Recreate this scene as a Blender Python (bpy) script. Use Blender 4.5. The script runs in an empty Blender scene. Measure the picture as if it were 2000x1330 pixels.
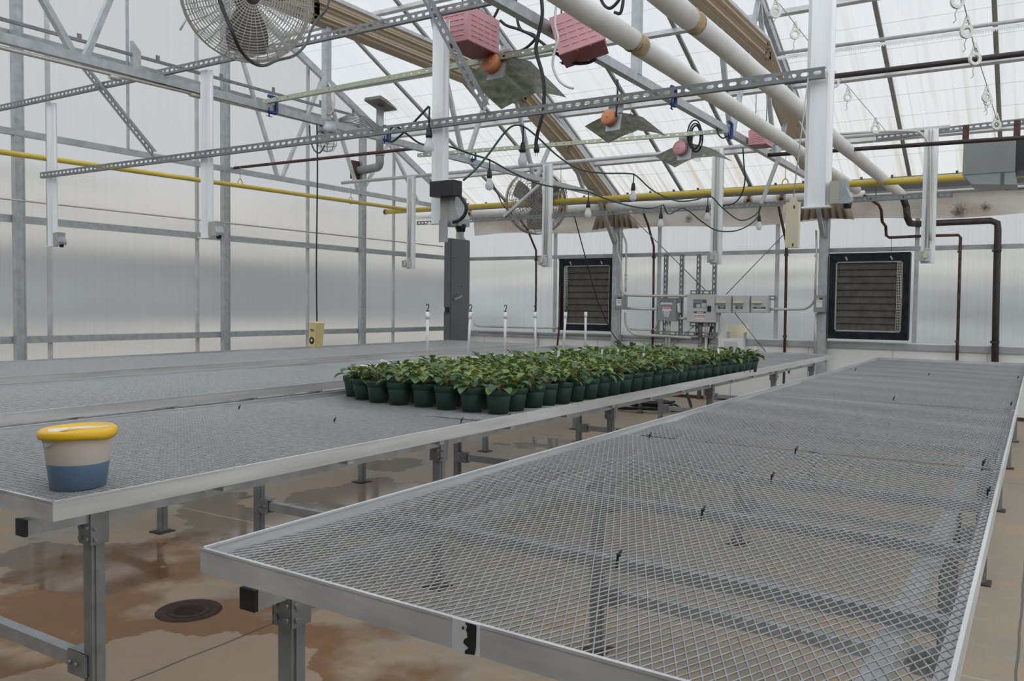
import bpy, math, random
import numpy as np
from mathutils import Vector, Matrix

random.seed(7)
C = bpy.context.scene.collection
SC = bpy.context.scene

# ------------------------------------------------------------------ camera
FPX, PIT, ROL, YAW = 1648.09, math.radians(2.3422), math.radians(.6808), math.radians(32.204)
EYE = Vector((0, 0, 1.51))
_f = Vector((-math.sin(YAW) * math.cos(PIT), math.cos(YAW) * math.cos(PIT), -math.sin(PIT)))
_r0 = Vector((math.cos(YAW), math.sin(YAW), 0))
_u0 = _r0.cross(_f)
_r = _r0 * math.cos(ROL) + _u0 * math.sin(ROL)
_u = -_r0 * math.sin(ROL) + _u0 * math.cos(ROL)
cam_data = bpy.data.cameras.new('camera')
cam_data.sensor_width = 36
cam_data.lens = FPX * 36 / 2000
cam_data.clip_start = .05
cam_data.clip_end = 400
cam = bpy.data.objects.new('camera', cam_data)
cam.matrix_world = Matrix(((_r.x, _u.x, -_f.x, EYE.x), (_r.y, _u.y, -_f.y, EYE.y), (_r.z, _u.z, -_f.z, EYE.z), (0, 0, 0, 1)))
C.objects.link(cam)
SC.camera = cam


def at(u, v, X=None, Y=None, Z=None):
    """the point of the plane X=, Y= or Z= that the photograph shows at pixel (u, v)"""
    d = _f + _r * ((u - 1000) / FPX) - _u * ((v - 665) / FPX)
    t = (X - EYE.x) / d.x if X is not None else (Y - EYE.y) / d.y if Y is not None else (Z - EYE.z) / d.z
    return EYE + d * t


# ------------------------------------------------------------------ sky, exposure
SC.view_settings.view_transform = 'Standard'
SC.view_settings.look = 'None'
SC.view_settings.gamma = 1
SC.view_settings.use_curve_mapping = False
SC.view_settings.exposure = -0.34
world = bpy.data.worlds.new('overcast_sky')
SC.world = world
world.use_nodes = True
wn = world.node_tree.nodes
wl = world.node_tree.links
for n in list(wn):
    wn.remove(n)
_o = wn.new('ShaderNodeOutputWorld')
_b = wn.new('ShaderNodeBackground')
_b.inputs['Color'].default_value = (.93, .965, 1.0, 1)
# overcast, brighter round the veiled sun high to the right
_tc = wn.new('ShaderNodeTexCoord')
_dp = wn.new('ShaderNodeVectorMath'); _dp.operation = 'DOT_PRODUCT'
_dp.inputs[1].default_value = Vector((.40, -.62, .68)).normalized()
wl.new(_tc.outputs['Generated'], _dp.inputs[0])
_mr = wn.new('ShaderNodeMapRange'); _mr.interpolation_type = 'SMOOTHSTEP'
_mr.inputs['From Min'].default_value = .25; _mr.inputs['From Max'].default_value = 1.0
_mr.inputs['To Min'].default_value = .86; _mr.inputs['To Max'].default_value = 3.4
wl.new(_dp.outputs['Value'], _mr.inputs[0])
wl.new(_mr.outputs[0], _b.inputs['Strength'])
wl.new(_b.outputs[0], _o.inputs[0])
SC.cycles.max_bounces = 8
SC.cycles.diffuse_bounces = 4
SC.cycles.glossy_bounces = 3
SC.cycles.transmission_bounces = 5
SC.cycles.transparent_max_bounces = 10
SC.cycles.caustics_reflective = False
SC.cycles.caustics_refractive = True
SC.cycles.sample_clamp_indirect = 4


# ------------------------------------------------------------------ materials
XL, YB, XR, YF = -9.85, 13.62, 7.5, -1.0      # inner faces of the four walls
def _mat(name):
    m = bpy.data.materials.new(name)
    m.use_nodes = True
    nt = m.node_tree
    for n in list(nt.nodes):
        nt.nodes.remove(n)
    out = nt.nodes.new('ShaderNodeOutputMaterial')
    return m, nt, out


def N(nt, typ, **kw):
    n = nt.nodes.new(typ)
    for k, v in kw.items():
        if k.startswith('i_'):
            n.inputs[k[2:].replace('_', ' ')].default_value = v
        else:
            setattr(n, k, v)
    return n


def math_n(nt, op, a, b=None, c=None, clamp=False):
    n = nt.nodes.new('ShaderNodeMath')
    n.operation = op
    n.use_clamp = clamp
    for i, x in enumerate((a, b, c)):
        if x is None:
            continue
        if isinstance(x, (int, float)):
            n.inputs[i].default_value = x
        else:
            nt.links.new(x, n.inputs[i])
    return n.outputs[0]


def mix_c(nt, fac, a, b, blend='MIX'):
    n = nt.nodes.new('ShaderNodeMix')
    n.data_type = 'RGBA'
    n.blend_type = blend
    for s, x in ((n.inputs[0], fac), (n.inputs[6], a), (n.inputs[7], b)):
        if isinstance(x, (int, float)):
            s.default_value = x
        elif isinstance(x, tuple):
            s.default_value = (*x, 1) if len(x) == 3 else x
        else:
            nt.links.new(x, s)
    return n.outputs[2]


def noise(nt, scale, detail=3, vec=None, stretch=None, rough=.55):
    tc = nt.nodes.new('ShaderNodeNewGeometry')
    src = tc.outputs['Position']
    if vec is not None:
        src = vec
    if stretch:
        mp = nt.nodes.new('ShaderNodeMapping')
        mp.inputs['Scale'].default_value = stretch
        nt.links.new(src, mp.inputs[0])
        src = mp.outputs[0]
    n = nt.nodes.new('ShaderNodeTexNoise')
    n.inputs['Scale'].default_value = scale
    n.inputs['Detail'].default_value = detail
    n.inputs['Roughness'].default_value = rough
    nt.links.new(src, n.inputs['Vector'])
    return n.outputs['Fac']


def ramp(nt, fac, stops):
    n = nt.nodes.new('ShaderNodeValToRGB')
    e = n.color_ramp.elements
    while len(e) < len(stops):
        e.new(.5)
    for x, (p, c) in zip(e, stops):
        x.position = p
        x.color = (*c, 1)
    nt.links.new(fac, n.inputs[0])
    return n.outputs[0]


def mat(name, col, rough=.5, metal=0., var=.12, scale=6., bump=0., spec=.5, stretch=None, col2=None):
    """painted / metal / plastic surface with a little procedural unevenness"""
    m, nt, out = _mat(name)
    p = nt.nodes.new('ShaderNodeBsdfPrincipled')
    p.inputs['Metallic'].default_value = metal
    p.inputs['Specular IOR Level'].default_value = spec
    fac = noise(nt, scale, 4, stretch=stretch)
    c2 = col2 or tuple(max(0, x * (1 - var * 2.2)) for x in col)
    c1 = tuple(min(1, x * (1 + var)) for x in col)
    c = ramp(nt, fac, [(.28, c2), (.72, c1)])
    nt.links.new(c, p.inputs['Base Color'])
    r = math_n(nt, 'MULTIPLY_ADD', fac, .25, rough - .12)
    nt.links.new(r, p.inputs['Roughness'])
    if bump:
        b = nt.nodes.new('ShaderNodeBump')
        b.inputs['Strength'].default_value = bump
        b.inputs['Distance'].default_value = .004
        nt.links.new(noise(nt, scale * 6, 3), b.inputs['Height'])
        nt.links.new(b.outputs[0], p.inputs['Normal'])
    nt.links.new(p.outputs[0], out.inputs[0])
    return m


def poly_mat(name, tint, trans_tint, rough, clear, gloss, streak):
    """twin-wall polycarbonate: part diffuse glow, part blurred see-through, vertical flutes"""
    m, nt, out = _mat(name)
    fl = noise(nt, 1.0, 4, stretch=streak)
    c = ramp(nt, fl, [(.3, tuple(x * .86 for x in tint)), (.7, tint)])
    tr = nt.nodes.new('ShaderNodeBsdfTranslucent')
    nt.links.new(c, tr.inputs[0])
    rf = nt.nodes.new('ShaderNodeBsdfRefraction')
    rf.inputs['Color'].default_value = (*trans_tint, 1)
    rf.inputs['Roughness'].default_value = rough
    rf.inputs['IOR'].default_value = 1.25
    bp = nt.nodes.new('ShaderNodeBump')
    bp.inputs['Strength'].default_value = .25
    bp.inputs['Distance'].default_value = .02
    nt.links.new(fl, bp.inputs['Height'])
    nt.links.new(bp.outputs[0], rf.inputs['Normal'])
    mx = nt.nodes.new('ShaderNodeMixShader')
    mx.inputs[0].default_value = clear
    nt.links.new(tr.outputs[0], mx.inputs[1])
    nt.links.new(rf.outputs[0], mx.inputs[2])
    gl = nt.nodes.new('ShaderNodeBsdfGlossy')
    gl.inputs['Roughness'].default_value = .22
    nt.links.new(bp.outputs[0], gl.inputs['Normal'])
    lw = nt.nodes.new('ShaderNodeFresnel')
    lw.inputs['IOR'].default_value = 1.4
    mg = nt.nodes.new('ShaderNodeMixShader')
    nt.links.new(math_n(nt, 'MULTIPLY', lw.outputs[0], gloss), mg.inputs[0])
    nt.links.new(mx.outputs[0], mg.inputs[1])
    nt.links.new(gl.outputs[0], mg.inputs[2])
    nt.links.new(mg.outputs[0], out.inputs[0])
    return m


def roof_mat():
    m, nt, out = _mat('roof_polycarbonate')
    st = noise(nt, 1.0, 5, stretch=(5, .35, .35))
    st2 = noise(nt, 1.0, 4, stretch=(14, .25, .25))
    g = nt.nodes.new('ShaderNodeNewGeometry')
    sx = nt.nodes.new('ShaderNodeSeparateXYZ')
    nt.links.new(g.outputs['Position'], sx.inputs[0])
    low = math_n(nt, 'MULTIPLY_ADD', sx.outputs[1], .25, -2.45, True)      # grime runs gather towards the eave
    dirt = ramp(nt, st2, [(.50, (0, 0, 0)), (.66, (1, 1, 1))])
    d = math_n(nt, 'MULTIPLY', dirt, low)
    c = ramp(nt, st, [(.3, (.755, .77, .775)), (.7, (.82, .83, .835))])
    c = mix_c(nt, math_n(nt, 'MULTIPLY', d, .75), c, (.50, .40, .28))
    c = mix_c(nt, math_n(nt, 'MULTIPLY', low, .25), c, (.84, .78, .66))
    tr = nt.nodes.new('ShaderNodeBsdfTranslucent')
    nt.links.new(c, tr.inputs[0])
    tp = nt.nodes.new('ShaderNodeBsdfTransparent')
    nt.links.new(c, tp.inputs[0])
    mx = nt.nodes.new('ShaderNodeMixShader')
    mx.inputs[0].default_value = .3
    nt.links.new(tr.outputs[0], mx.inputs[1])
    nt.links.new(tp.outputs[0], mx.inputs[2])
    nt.links.new(mx.outputs[0], out.inputs[0])
    return m


def floor_mat(puddles, joints):
    m, nt, out = _mat('stained_concrete')
    g = nt.nodes.new('ShaderNodeNewGeometry')
    sx = nt.nodes.new('ShaderNodeSeparateXYZ')
    nt.links.new(g.outputs['Position'], sx.inputs[0])
    x, y = sx.outputs[0], sx.outputs[1]
    n1 = noise(nt, .9, 5, stretch=(1, .55, 1))
    n2 = noise(nt, 2.3, 6)
    n3 = noise(nt, 11, 5)
    n4 = noise(nt, 60, 3)
    c = ramp(nt, n1, [(.3, (.30, .265, .215)), (.5, (.37, .31, .235)), (.68, (.325, .30, .265))])
    c = mix_c(nt, ramp_v(nt, n2, .5, .68), c, (.44, .31, .20))
    c = mix_c(nt, math_n(nt, 'MULTIPLY', ramp_v(nt, n3, .5, .75), .35), c, (.48, .445, .39))
    c = mix_c(nt, math_n(nt, 'MULTIPLY', ramp_v(nt, n4, .55, .7), .12), c, (.20, .16, .12))
    # rust bloom round the drain
    def blob(cx, cy, rx, ry, wob, soft):
        a = math_n(nt, 'MULTIPLY', math_n(nt, 'SUBTRACT', x, cx), 1 / rx)
        b = math_n(nt, 'MULTIPLY', math_n(nt, 'SUBTRACT', y, cy), 1 / ry)
        r = math_n(nt, 'SQRT', math_n(nt, 'ADD', math_n(nt, 'MULTIPLY', a, a), math_n(nt, 'MULTIPLY', b, b)))
        r = math_n(nt, 'MULTIPLY_ADD', math_n(nt, 'SUBTRACT', n2, .5), wob, r)
        r = math_n(nt, 'MULTIPLY_ADD', math_n(nt, 'SUBTRACT', n1, .5), wob, r)
        return ramp_v(nt, r, 1 + soft, 1 - soft)
    rust = blob(-3.25, 2.25, 1.35, 1.1, 3.2, .25)
    c = mix_c(nt, math_n(nt, 'MULTIPLY', rust, .85), c, mix_c(nt, n3, (.15, .062, .022), (.34, .165, .06)))
    pale = blob(-3.0, 1.95, .6, .5, 5.0, .05)
    c = mix_c(nt, math_n(nt, 'MULTIPLY', pale, .6), c, (.50, .40, .31))
    wet = None
    for (cx, cy, rx, ry) in puddles:
        w = blob(cx, cy, rx, ry, 2.2, .06)
        wet = w if wet is None else math_n(nt, 'MAXIMUM', wet, w)
    c = mix_c(nt, math_n(nt, 'MULTIPLY', wet, .55), c, mix_c(nt, 1.0, c, (.45, .40, .34), 'MULTIPLY'))
    for (kind, v, a0, a1) in joints:
        co, other = (x, y) if kind == 'x' else (y, x)
        dd = math_n(nt, 'ABSOLUTE', math_n(nt, 'MULTIPLY_ADD', math_n(nt, 'SUBTRACT', n2, .5), .03, math_n(nt, 'SUBTRACT', co, v)))
        ln = math_n(nt, 'LESS_THAN', dd, a0)
        c = mix_c(nt, math_n(nt, 'MULTIPLY', ln, .8), c, a1)
    p = nt.nodes.new('ShaderNodeBsdfPrincipled')
    nt.links.new(c, p.inputs['Base Color'])
    dry = math_n(nt, 'MULTIPLY_ADD', n3, .3, .5)
    r = nt.nodes.new('ShaderNodeMix')
    nt.links.new(wet, r.inputs[0])
    nt.links.new(dry, r.inputs[2])
    r.inputs[3].default_value = .07
    nt.links.new(r.outputs[0], p.inputs['Roughness'])
    b = nt.nodes.new('ShaderNodeBump')
    b.inputs['Distance'].default_value = .003
    nt.links.new(math_n(nt, 'MULTIPLY_ADD', wet, -.3, .35), b.inputs['Strength'])
    nt.links.new(n4, b.inputs['Height'])
    nt.links.new(b.outputs[0], p.inputs['Normal'])
    nt.links.new(p.outputs[0], out.inputs[0])
    return m


def ramp_v(nt, fac, a, b):
    n = nt.nodes.new('ShaderNodeMapRange')
    n.inputs['From Min'].default_value = a
    n.inputs['From Max'].default_value = b
    nt.links.new(fac, n.inputs[0])
    return n.outputs[0]


def leaf_mat():
    m, nt, out = _mat('leaf')
    a = nt.nodes.new('ShaderNodeVertexColor')
    a.layer_name = 'tint'
    s = nt.nodes.new('ShaderNodeSeparateColor')
    nt.links.new(a.outputs[0], s.inputs[0])
    c = ramp(nt, s.outputs[0], [(0, (.038, .10, .05)), (.45, (.09, .19, .075)), (.75, (.20, .30, .07)), (1, (.38, .40, .08))])
    c = mix_c(nt, math_n(nt, 'MULTIPLY', noise(nt, 90, 2), .25), c, (.12, .17, .11))
    p = nt.nodes.new('ShaderNodeBsdfPrincipled')
    nt.links.new(c, p.inputs['Base Color'])
    p.inputs['Roughness'].default_value = .42
    t = nt.nodes.new('ShaderNodeBsdfTranslucent')
    nt.links.new(mix_c(nt, .5, c, (.25, .33, .03)), t.inputs[0])
    mx = nt.nodes.new('ShaderNodeMixShader')
    mx.inputs[0].default_value = .22
    nt.links.new(p.outputs[0], mx.inputs[1])
    nt.links.new(t.outputs[0], mx.inputs[2])
    nt.links.new(mx.outputs[0], out.inputs[0])
    return m


def bulb_mat():
    m, nt, out = _mat('frosted_bulb')
    p = nt.nodes.new('ShaderNodeBsdfPrincipled')
    p.inputs['Base Color'].default_value = (.9, .92, .93, 1)
    p.inputs['Roughness'].default_value = .3
    t = nt.nodes.new('ShaderNodeBsdfTranslucent')
    t.inputs[0].default_value = (.9, .92, .95, 1)
    mx = nt.nodes.new('ShaderNodeMixShader')
    mx.inputs[0].default_value = .5
    nt.links.new(p.outputs[0], mx.inputs[1])
    nt.links.new(t.outputs[0], mx.inputs[2])
    nt.links.new(mx.outputs[0], out.inputs[0])
    return m


def clear_mat(name, col, fac):
    m, nt, out = _mat(name)
    t = nt.nodes.new('ShaderNodeBsdfTransparent')
    t.inputs[0].default_value = (*col, 1)
    g = nt.nodes.new('ShaderNodeBsdfGlossy')
    g.inputs['Roughness'].default_value = .08
    mx = nt.nodes.new('ShaderNodeMixShader')
    mx.inputs[0].default_value = fac
    nt.links.new(t.outputs[0], mx.inputs[1])
    nt.links.new(g.outputs[0], mx.inputs[2])
    nt.links.new(mx.outputs[0], out.inputs[0])
    return m


def pail_mat(z0):
    """milky plastic with blue liquid standing behind it up to a level line"""
    m, nt, out = _mat('pail_plastic')
    p = nt.nodes.new('ShaderNodeBsdfPrincipled')
    p.inputs['Base Color'].default_value = (1.0, .88, .78, 1)
    p.inputs['Roughness'].default_value = .38
    t = nt.nodes.new('ShaderNodeBsdfTranslucent')
    t.inputs[0].default_value = (1.0, .94, .88, 1)
    mx = nt.nodes.new('ShaderNodeMixShader')
    mx.inputs[0].default_value = .25
    nt.links.new(p.outputs[0], mx.inputs[1])
    nt.links.new(t.outputs[0], mx.inputs[2])
    nt.links.new(mx.outputs[0], out.inputs[0])
    return m


def fabric_mat():
    m, nt, out = _mat('blackout_fabric')
    n1 = noise(nt, 3, 5)
    tc = nt.nodes.new('ShaderNodeNewGeometry')
    mp = nt.nodes.new('ShaderNodeMapping')
    mp.inputs['Scale'].default_value = (120, .6, 90)
    nt.links.new(tc.outputs['Position'], mp.inputs[0])
    nn = nt.nodes.new('ShaderNodeTexNoise')
    nn.inputs['Scale'].default_value = 1
    nn.inputs['Detail'].default_value = 3
    nt.links.new(mp.outputs[0], nn.inputs['Vector'])
    c = ramp(nt, nn.outputs['Fac'], [(.25, (.36, .29, .215)), (.5, (.52, .435, .335)), (.75, (.63, .54, .43))])
    c = mix_c(nt, math_n(nt, 'MULTIPLY', n1, .5), c, (.54, .455, .355))
    p = nt.nodes.new('ShaderNodeBsdfPrincipled')
    p.inputs['Roughness'].default_value = .8
    nt.links.new(c, p.inputs['Base Color'])
    nt.links.new(p.outputs[0], out.inputs[0])
    return m


def film_mat():
    m, nt, out = _mat('aged_plastic_film')
    n1 = noise(nt, 1.2, 5, stretch=(1, 1, 2.2))
    c = ramp(nt, n1, [(.3, (.55, .46, .38)), (.6, (.80, .76, .71))])
    g = nt.nodes.new('ShaderNodeNewGeometry')
    n2 = noise(nt, 30, 4)
    for (u, v, r) in ((1872, 413, .16), (1345, 428, .10), (1925, 405, .10)):      # mould spots
        q = at(u, v, Y=YB - .12)
        d = nt.nodes.new('ShaderNodeVectorMath'); d.operation = 'DISTANCE'
        nt.links.new(g.outputs['Position'], d.inputs[0]); d.inputs[1].default_value = q
        k = math_n(nt, 'ADD', math_n(nt, 'MULTIPLY', d.outputs['Value'], 1 / r), math_n(nt, 'MULTIPLY', n2, 1.4))
        c = mix_c(nt, math_n(nt, 'MULTIPLY', ramp_v(nt, k, 1.5, .8), .85), c, (.06, .055, .045))
    t = nt.nodes.new('ShaderNodeBsdfTranslucent')
    nt.links.new(c, t.inputs[0])
    p = nt.nodes.new('ShaderNodeBsdfPrincipled')
    p.inputs['Roughness'].default_value = .35
    nt.links.new(c, p.inputs['Base Color'])
    mx = nt.nodes.new('ShaderNodeMixShader')
    mx.inputs[0].default_value = .35
    nt.links.new(t.outputs[0], mx.inputs[1])
    nt.links.new(p.outputs[0], mx.inputs[2])
    nt.links.new(mx.outputs[0], out.inputs[0])
    return m


M = dict(
    galv=mat('galvanized_steel', (.47, .495, .51), .42, .4, .10, 14),
    galv_dk=mat('dull_galvanized_steel', (.32, .335, .345), .45, .4, .10, 14),
    mesh=mat('galvanized_mesh', (.43, .44, .445), .36, .5, .12, 30),
    rim=mat('mill_aluminium', (.72, .72, .725), .42, .4, .12, 5, stretch=(1, .2, 3)),
    alu=mat('bright_aluminium', (.90, .915, .94), .42, .25, .08, 3, stretch=(3, 3, .3)),
    strut=mat('slotted_strut_steel', (.23, .245, .255), .5, .4, .14, 10),
    bar=mat('aluminium_bar', (.60, .61, .615), .45, .35, .1, 6),
    roofbar=mat('aluminium_roof_bar', (.36, .36, .355), .5, .3, .1, 6),
    sill=mat('grey_sill_metal', (.44, .46, .475), .5, .3, .1, 4),
    panel=mat('white_wall_panel', (.90, .90, .89), .4, 0, .03, 1.2),
    yellow=mat('yellow_pipe_paint', (.66, .50, .085), .4, 0, .08, 4),
    iron=mat('black_iron_pipe', (.055, .042, .040), .45, .2, .2, 10),
    rustiron=mat('rusty_pipe', (.105, .05, .04), .6, .1, .35, 14),
    wrap=mat('white_pipe_wrap', (.80, .795, .78), .7, 0, .05, 5, bump=.3),
    wrapend=mat('yellowed_insulation', (.56, .43, .25), .8, 0, .25, 12),
    pvc=mat('white_pvc', (.86, .865, .87), .3, 0, .03, 5),
    greypvc=mat('grey_pvc', (.30, .31, .31), .4, 0, .1, 6),
    black=mat('black_plastic', (.016, .016, .02), .45, 0, .2, 8),
    navy=mat('dark_frame_paint', (.018, .019, .027), .55, 0, .4, 9, spec=.25),
    cable=mat('black_cable', (.018, .018, .02), .5, 0, .1, 8),
    wcable=mat('white_cable', (.66, .66, .64), .5, 0, .05, 8),
    gcable=mat('green_cable', (.012, .075, .06), .45, 0, .1, 8),
    pink=mat('pink_enamel', (.66, .33, .37), .42, 0, .05, 3),
    maroon=mat('maroon_enamel', (.27, .055, .07), .45, 0, .08, 3),
    orange=mat('orange_enamel', (.66, .25, .115), .5, 0, .07, 6),
    blue=mat('blue_clamp_paint', (.02, .045, .20), .45, .1, .15, 8),
    refl=mat('hammered_reflector', (.74, .75, .72), .32, .75, .25, 14, bump=.8),
    zinc=mat('yellow_zinc_strut', (.47, .475, .33), .4, .45, .12, 3, col2=(.36, .43, .36)),
    cabinet=mat('grey_cabinet_paint', (.125, .14, .15), .45, .1, .05, 2),
    boxgrey=mat('grey_enclosure_paint', (.60, .61, .605), .45, .1, .05, 3),
    boxdk=mat('steel_grey_switch_box', (.28, .31, .315), .45, .1, .06, 3),
    conduit=mat('steel_conduit', (.60, .585, .54), .4, .35, .08, 6),
    louver=mat('louver_slats', (.125, .113, .10), .7, .0, .15, 8, spec=.2),
    white=mat('white_label', (.78, .78, .78), .5, 0, .03, 8),
    red=mat('red_label', (.62, .16, .11), .5, 0, .05, 8),
    teal=mat('green_label', (.015, .13, .115), .5, 0, .05, 8),
    grey=mat('grey_part', (.30, .31, .32), .5, .1, .08, 6),
    putty=mat('putty_grey_box', (.40, .39, .33), .5, 0, .05, 5),
    beige=mat('beige_plastic', (.60, .555, .40), .45, 0, .05, 4),
    ybox=mat('pale_yellow_plastic', (.68, .545, .25), .45, 0, .06, 4),
    pot=mat('dark_green_pot', (.022, .062, .048), .42, 0, .12, 5),
    soil=mat('potting_mix', (.05, .035, .025), .9, 0, .4, 60, bump=1),
    stem=mat('reddish_stem', (.24, .10, .05), .5, 0, .2, 30, col2=(.30, .26, .06)),
    leaf=leaf_mat(), bulb=bulb_mat(), fabric=fabric_mat(), film=film_mat(),
    lid=mat('yellow_lid', (.86, .50, .012), .35, 0, .04, 4),
    paper=mat('torn_paper', (.80, .74, .62), .7, 0, .05, 20),
    pailp=pail_mat(0),
    liquid=mat('blue_solution', (.135, .21, .32), .3, 0, .05, 6),
    hose=mat('black_hose', (.02, .02, .022), .4, 0, .15, 6),
    fan=mat('grey_fan_wire', (.66, .645, .61), .45, .3, .08, 8),
    motor=mat('dusty_motor', (.23, .215, .195), .6, .2, .15, 10),
    dust=mat('dusty_fan_wire', (.36, .32, .27), .7, .1, .15, 10),
    drain=mat('rusty_cast_iron', (.06, .032, .024), .55, .3, .3, 25, bump=.5),
    glassc=clear_mat('clear_glass', (.93, .95, .94), .12),
    plate=mat('galvanized_plate', (.43, .455, .475), .4, .5, .1, 8),
    heater=mat('heater_grey_enamel', (.235, .25, .245), .5, .1, .05, 2),
    dark=mat('dark_gutter_metal', (.10, .105, .115), .5, .2, .1, 4),
    wood=mat('brown_board', (.22, .15, .09), .7, 0, .2, 5),
    clip=mat('white_clip_plastic', (.74, .73, .68), .5, 0, .05, 9),
    twine=mat('pale_twine', (.50, .50, .47), .8, 0, .1, 20),
    wire=mat('thin_steel_wire', (.34, .34, .34), .5, .5, .1, 20),
    outground=mat('pale_gravel', (.50, .46, .40), .9, 0, .12, .8),
    outdark=mat('grey_siding', (.20, .225, .235), .8, 0, .22, .7, stretch=(.3, .25, 2.2)),
    outshed=mat('light_grey_siding', (.35, .38, .395), .8, 0, .25, .6, stretch=(.5, .3, 2.2)),
    outlight=mat('tan_siding', (.68, .645, .595), .8, 0, .28, .8, stretch=(.2, .16, 4)),
    hedge=mat('hedge_green', (.10, .13, .09), .9, 0, .3, 1.5),
)


# ------------------------------------------------------------------ mesh helpers
def wpos(o):
    p = Vector((0, 0, 0))
    while o is not None:
        p += o.location
        o = o.parent
    return p


def tag(o, label=None, cat=None, group=None, kind=None):
    if label: o['label'] = label
    if cat: o['category'] = cat
    if group: o['group'] = group
    if kind: o['kind'] = kind
    return o


def thing(name, label, cat, loc, group=None):
    o = bpy.data.objects.new(name, None)
    o.empty_display_size = .1
    C.objects.link(o)
    o.location = loc
    return tag(o, label, cat, group)


class MB:
    def __init__(s):
        s.v, s.f, s.sm = [], [], []

    def add(s, vs, fs, smooth=False):
        b = len(s.v)
        s.v += [tuple(p) for p in vs]
        s.f += [tuple(i + b for i in q) for q in fs]
        s.sm += [smooth] * len(fs)
        return s

    def hexa(s, p):
        return s.add(p, [(0, 3, 2, 1), (4, 5, 6, 7), (0, 1, 5, 4), (1, 2, 6, 5), (2, 3, 7, 6), (3, 0, 4, 7)])

    def box(s, lo, hi):
        (a, b, c), (d, e, f) = lo, hi
        return s.hexa([(a, b, c), (d, b, c), (d, e, c), (a, e, c), (a, b, f), (d, b, f), (d, e, f), (a, e, f)])

    def cbox(s, c, d):
        return s.box([c[i] - d[i] / 2 for i in range(3)], [c[i] + d[i] / 2 for i in range(3)])

    def obox(s, c, ax, ay, az, d):
        c = Vector(c); ax, ay, az = Vector(ax) * d[0] / 2, Vector(ay) * d[1] / 2, Vector(az) * d[2] / 2
        return s.hexa([c + ax * i + ay * j + az * k for k in (-1, 1) for i, j in ((-1, -1), (1, -1), (1, 1), (-1, 1))])

    def bar(s, p, q, w, h, up=(0, 0, 1)):
        p, q = Vector(p), Vector(q)
        e = (q - p).normalized()
        up = Vector(up)
        if abs(e.dot(up)) > .99: up = Vector((0, 1, 0))
        sd = e.cross(up).normalized()
        u = sd.cross(e)
        return s.obox((p + q) / 2, e, sd, u, ((q - p).length, w, h))

    def tube(s, pts, r, n=8, cap=True):
        pts = [Vector(p) for p in pts]
        rs = r if isinstance(r, (list, tuple)) else [r] * len(pts)
        t0 = (pts[1] - pts[0]).normalized()
        a = Vector((0, 0, 1)) if abs(t0.z) < .9 else Vector((1, 0, 0))
        nrm = t0.cross(a).normalized()
        vs, fs = [], []
        for i, p in enumerate(pts):
            t = (pts[min(i + 1, len(pts) - 1)] - pts[max(i - 1, 0)])
            t = t.normalized() if t.length > 1e-9 else t0
            nrm = (nrm - t * nrm.dot(t))
            nrm = nrm.normalized() if nrm.length > 1e-6 else t.orthogonal().normalized()
            b = t.cross(nrm)
            for k in range(n):
                an = 2 * math.pi * k / n
                vs.append(p + (nrm * math.cos(an) + b * math.sin(an)) * rs[i])
        for i in range(len(pts) - 1):
            for k in range(n):
                k2 = (k + 1) % n
                fs.append((i * n + k, i * n + k2, (i + 1) * n + k2, (i + 1) * n + k))
        s.add(vs, fs, True)
        if cap:
            b = len(s.v) - len(vs)
            s.f.append(tuple(b + k for k in reversed(range(n)))); s.sm.append(False)
            e = b + (len(pts) - 1) * n
            s.f.append(tuple(e + k for k in range(n))); s.sm.append(False)
        return s

    def lathe(s, prof, n=24, c=(0, 0, 0), axis=(0, 0, 1), smooth=True, sq=(1, 1)):
        ax = Vector(axis).normalized()
        e1 = ax.orthogonal().normalized() if abs(ax.z) < .999 else Vector((1, 0, 0))
        e2 = ax.cross(e1)
        c = Vector(c)
        vs, fs = [], []
        for r, h in prof:
            for k in range(n):
                a = 2 * math.pi * k / n
                vs.append(c + ax * h + (e1 * math.cos(a) * sq[0] + e2 * math.sin(a) * sq[1]) * r)
        for i in range(len(prof) - 1):
            for k in range(n):
                k2 = (k + 1) % n
                fs.append((i * n + k, i * n + k2, (i + 1) * n + k2, (i + 1) * n + k))
        return s.add(vs, fs, smooth)

    def disk(s, c, r, axis=(0, 0, 1), n=24):
        ax = Vector(axis).normalized(); e1 = ax.orthogonal().normalized(); e2 = ax.cross(e1); c = Vector(c)
        return s.add([c + (e1 * math.cos(2 * math.pi * k / n) + e2 * math.sin(2 * math.pi * k / n)) * r for k in range(n)], [tuple(range(n))])

    def cyl(s, p, q, r, n=12):
        return s.tube([p, q], r, n)

    def prism(s, poly, p, ex, ey, ez, L):
        """outline poly in (ex, ey) swept along ez by L from p"""
        p, ex, ey, ez = Vector(p), Vector(ex), Vector(ey), Vector(ez)
        n = len(poly)
        vs = [p + ex * a + ey * b for a, b in poly] + [p + ex * a + ey * b + ez * L for a, b in poly]
        fs = [tuple(range(n))[::-1], tuple(range(n, 2 * n))] + [(k, (k + 1) % n, n + (k + 1) % n, n + k) for k in range(n)]
        return s.add(vs, fs)

    def build(s, name, m, parent=None, origin=None):
        me = bpy.data.meshes.new(name)
        o = bpy.data.objects.new(name, me)
        C.objects.link(o)
        if parent is not None:
            o.parent = parent
            org = wpos(parent)
        else:
            a = np.array(s.v)
            org = Vector(origin) if origin is not None else Vector(((a[:, 0].min() + a[:, 0].max()) / 2, (a[:, 1].min() + a[:, 1].max()) / 2, a[:, 2].min()))
            o.location = org
        me.from_pydata([(p[0] - org[0], p[1] - org[1], p[2] - org[2]) for p in s.v], [], s.f)
        me.polygons.foreach_set('use_smooth', s.sm)
        me.materials.append(M[m] if isinstance(m, str) else m)
        me.update()
        return o


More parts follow.
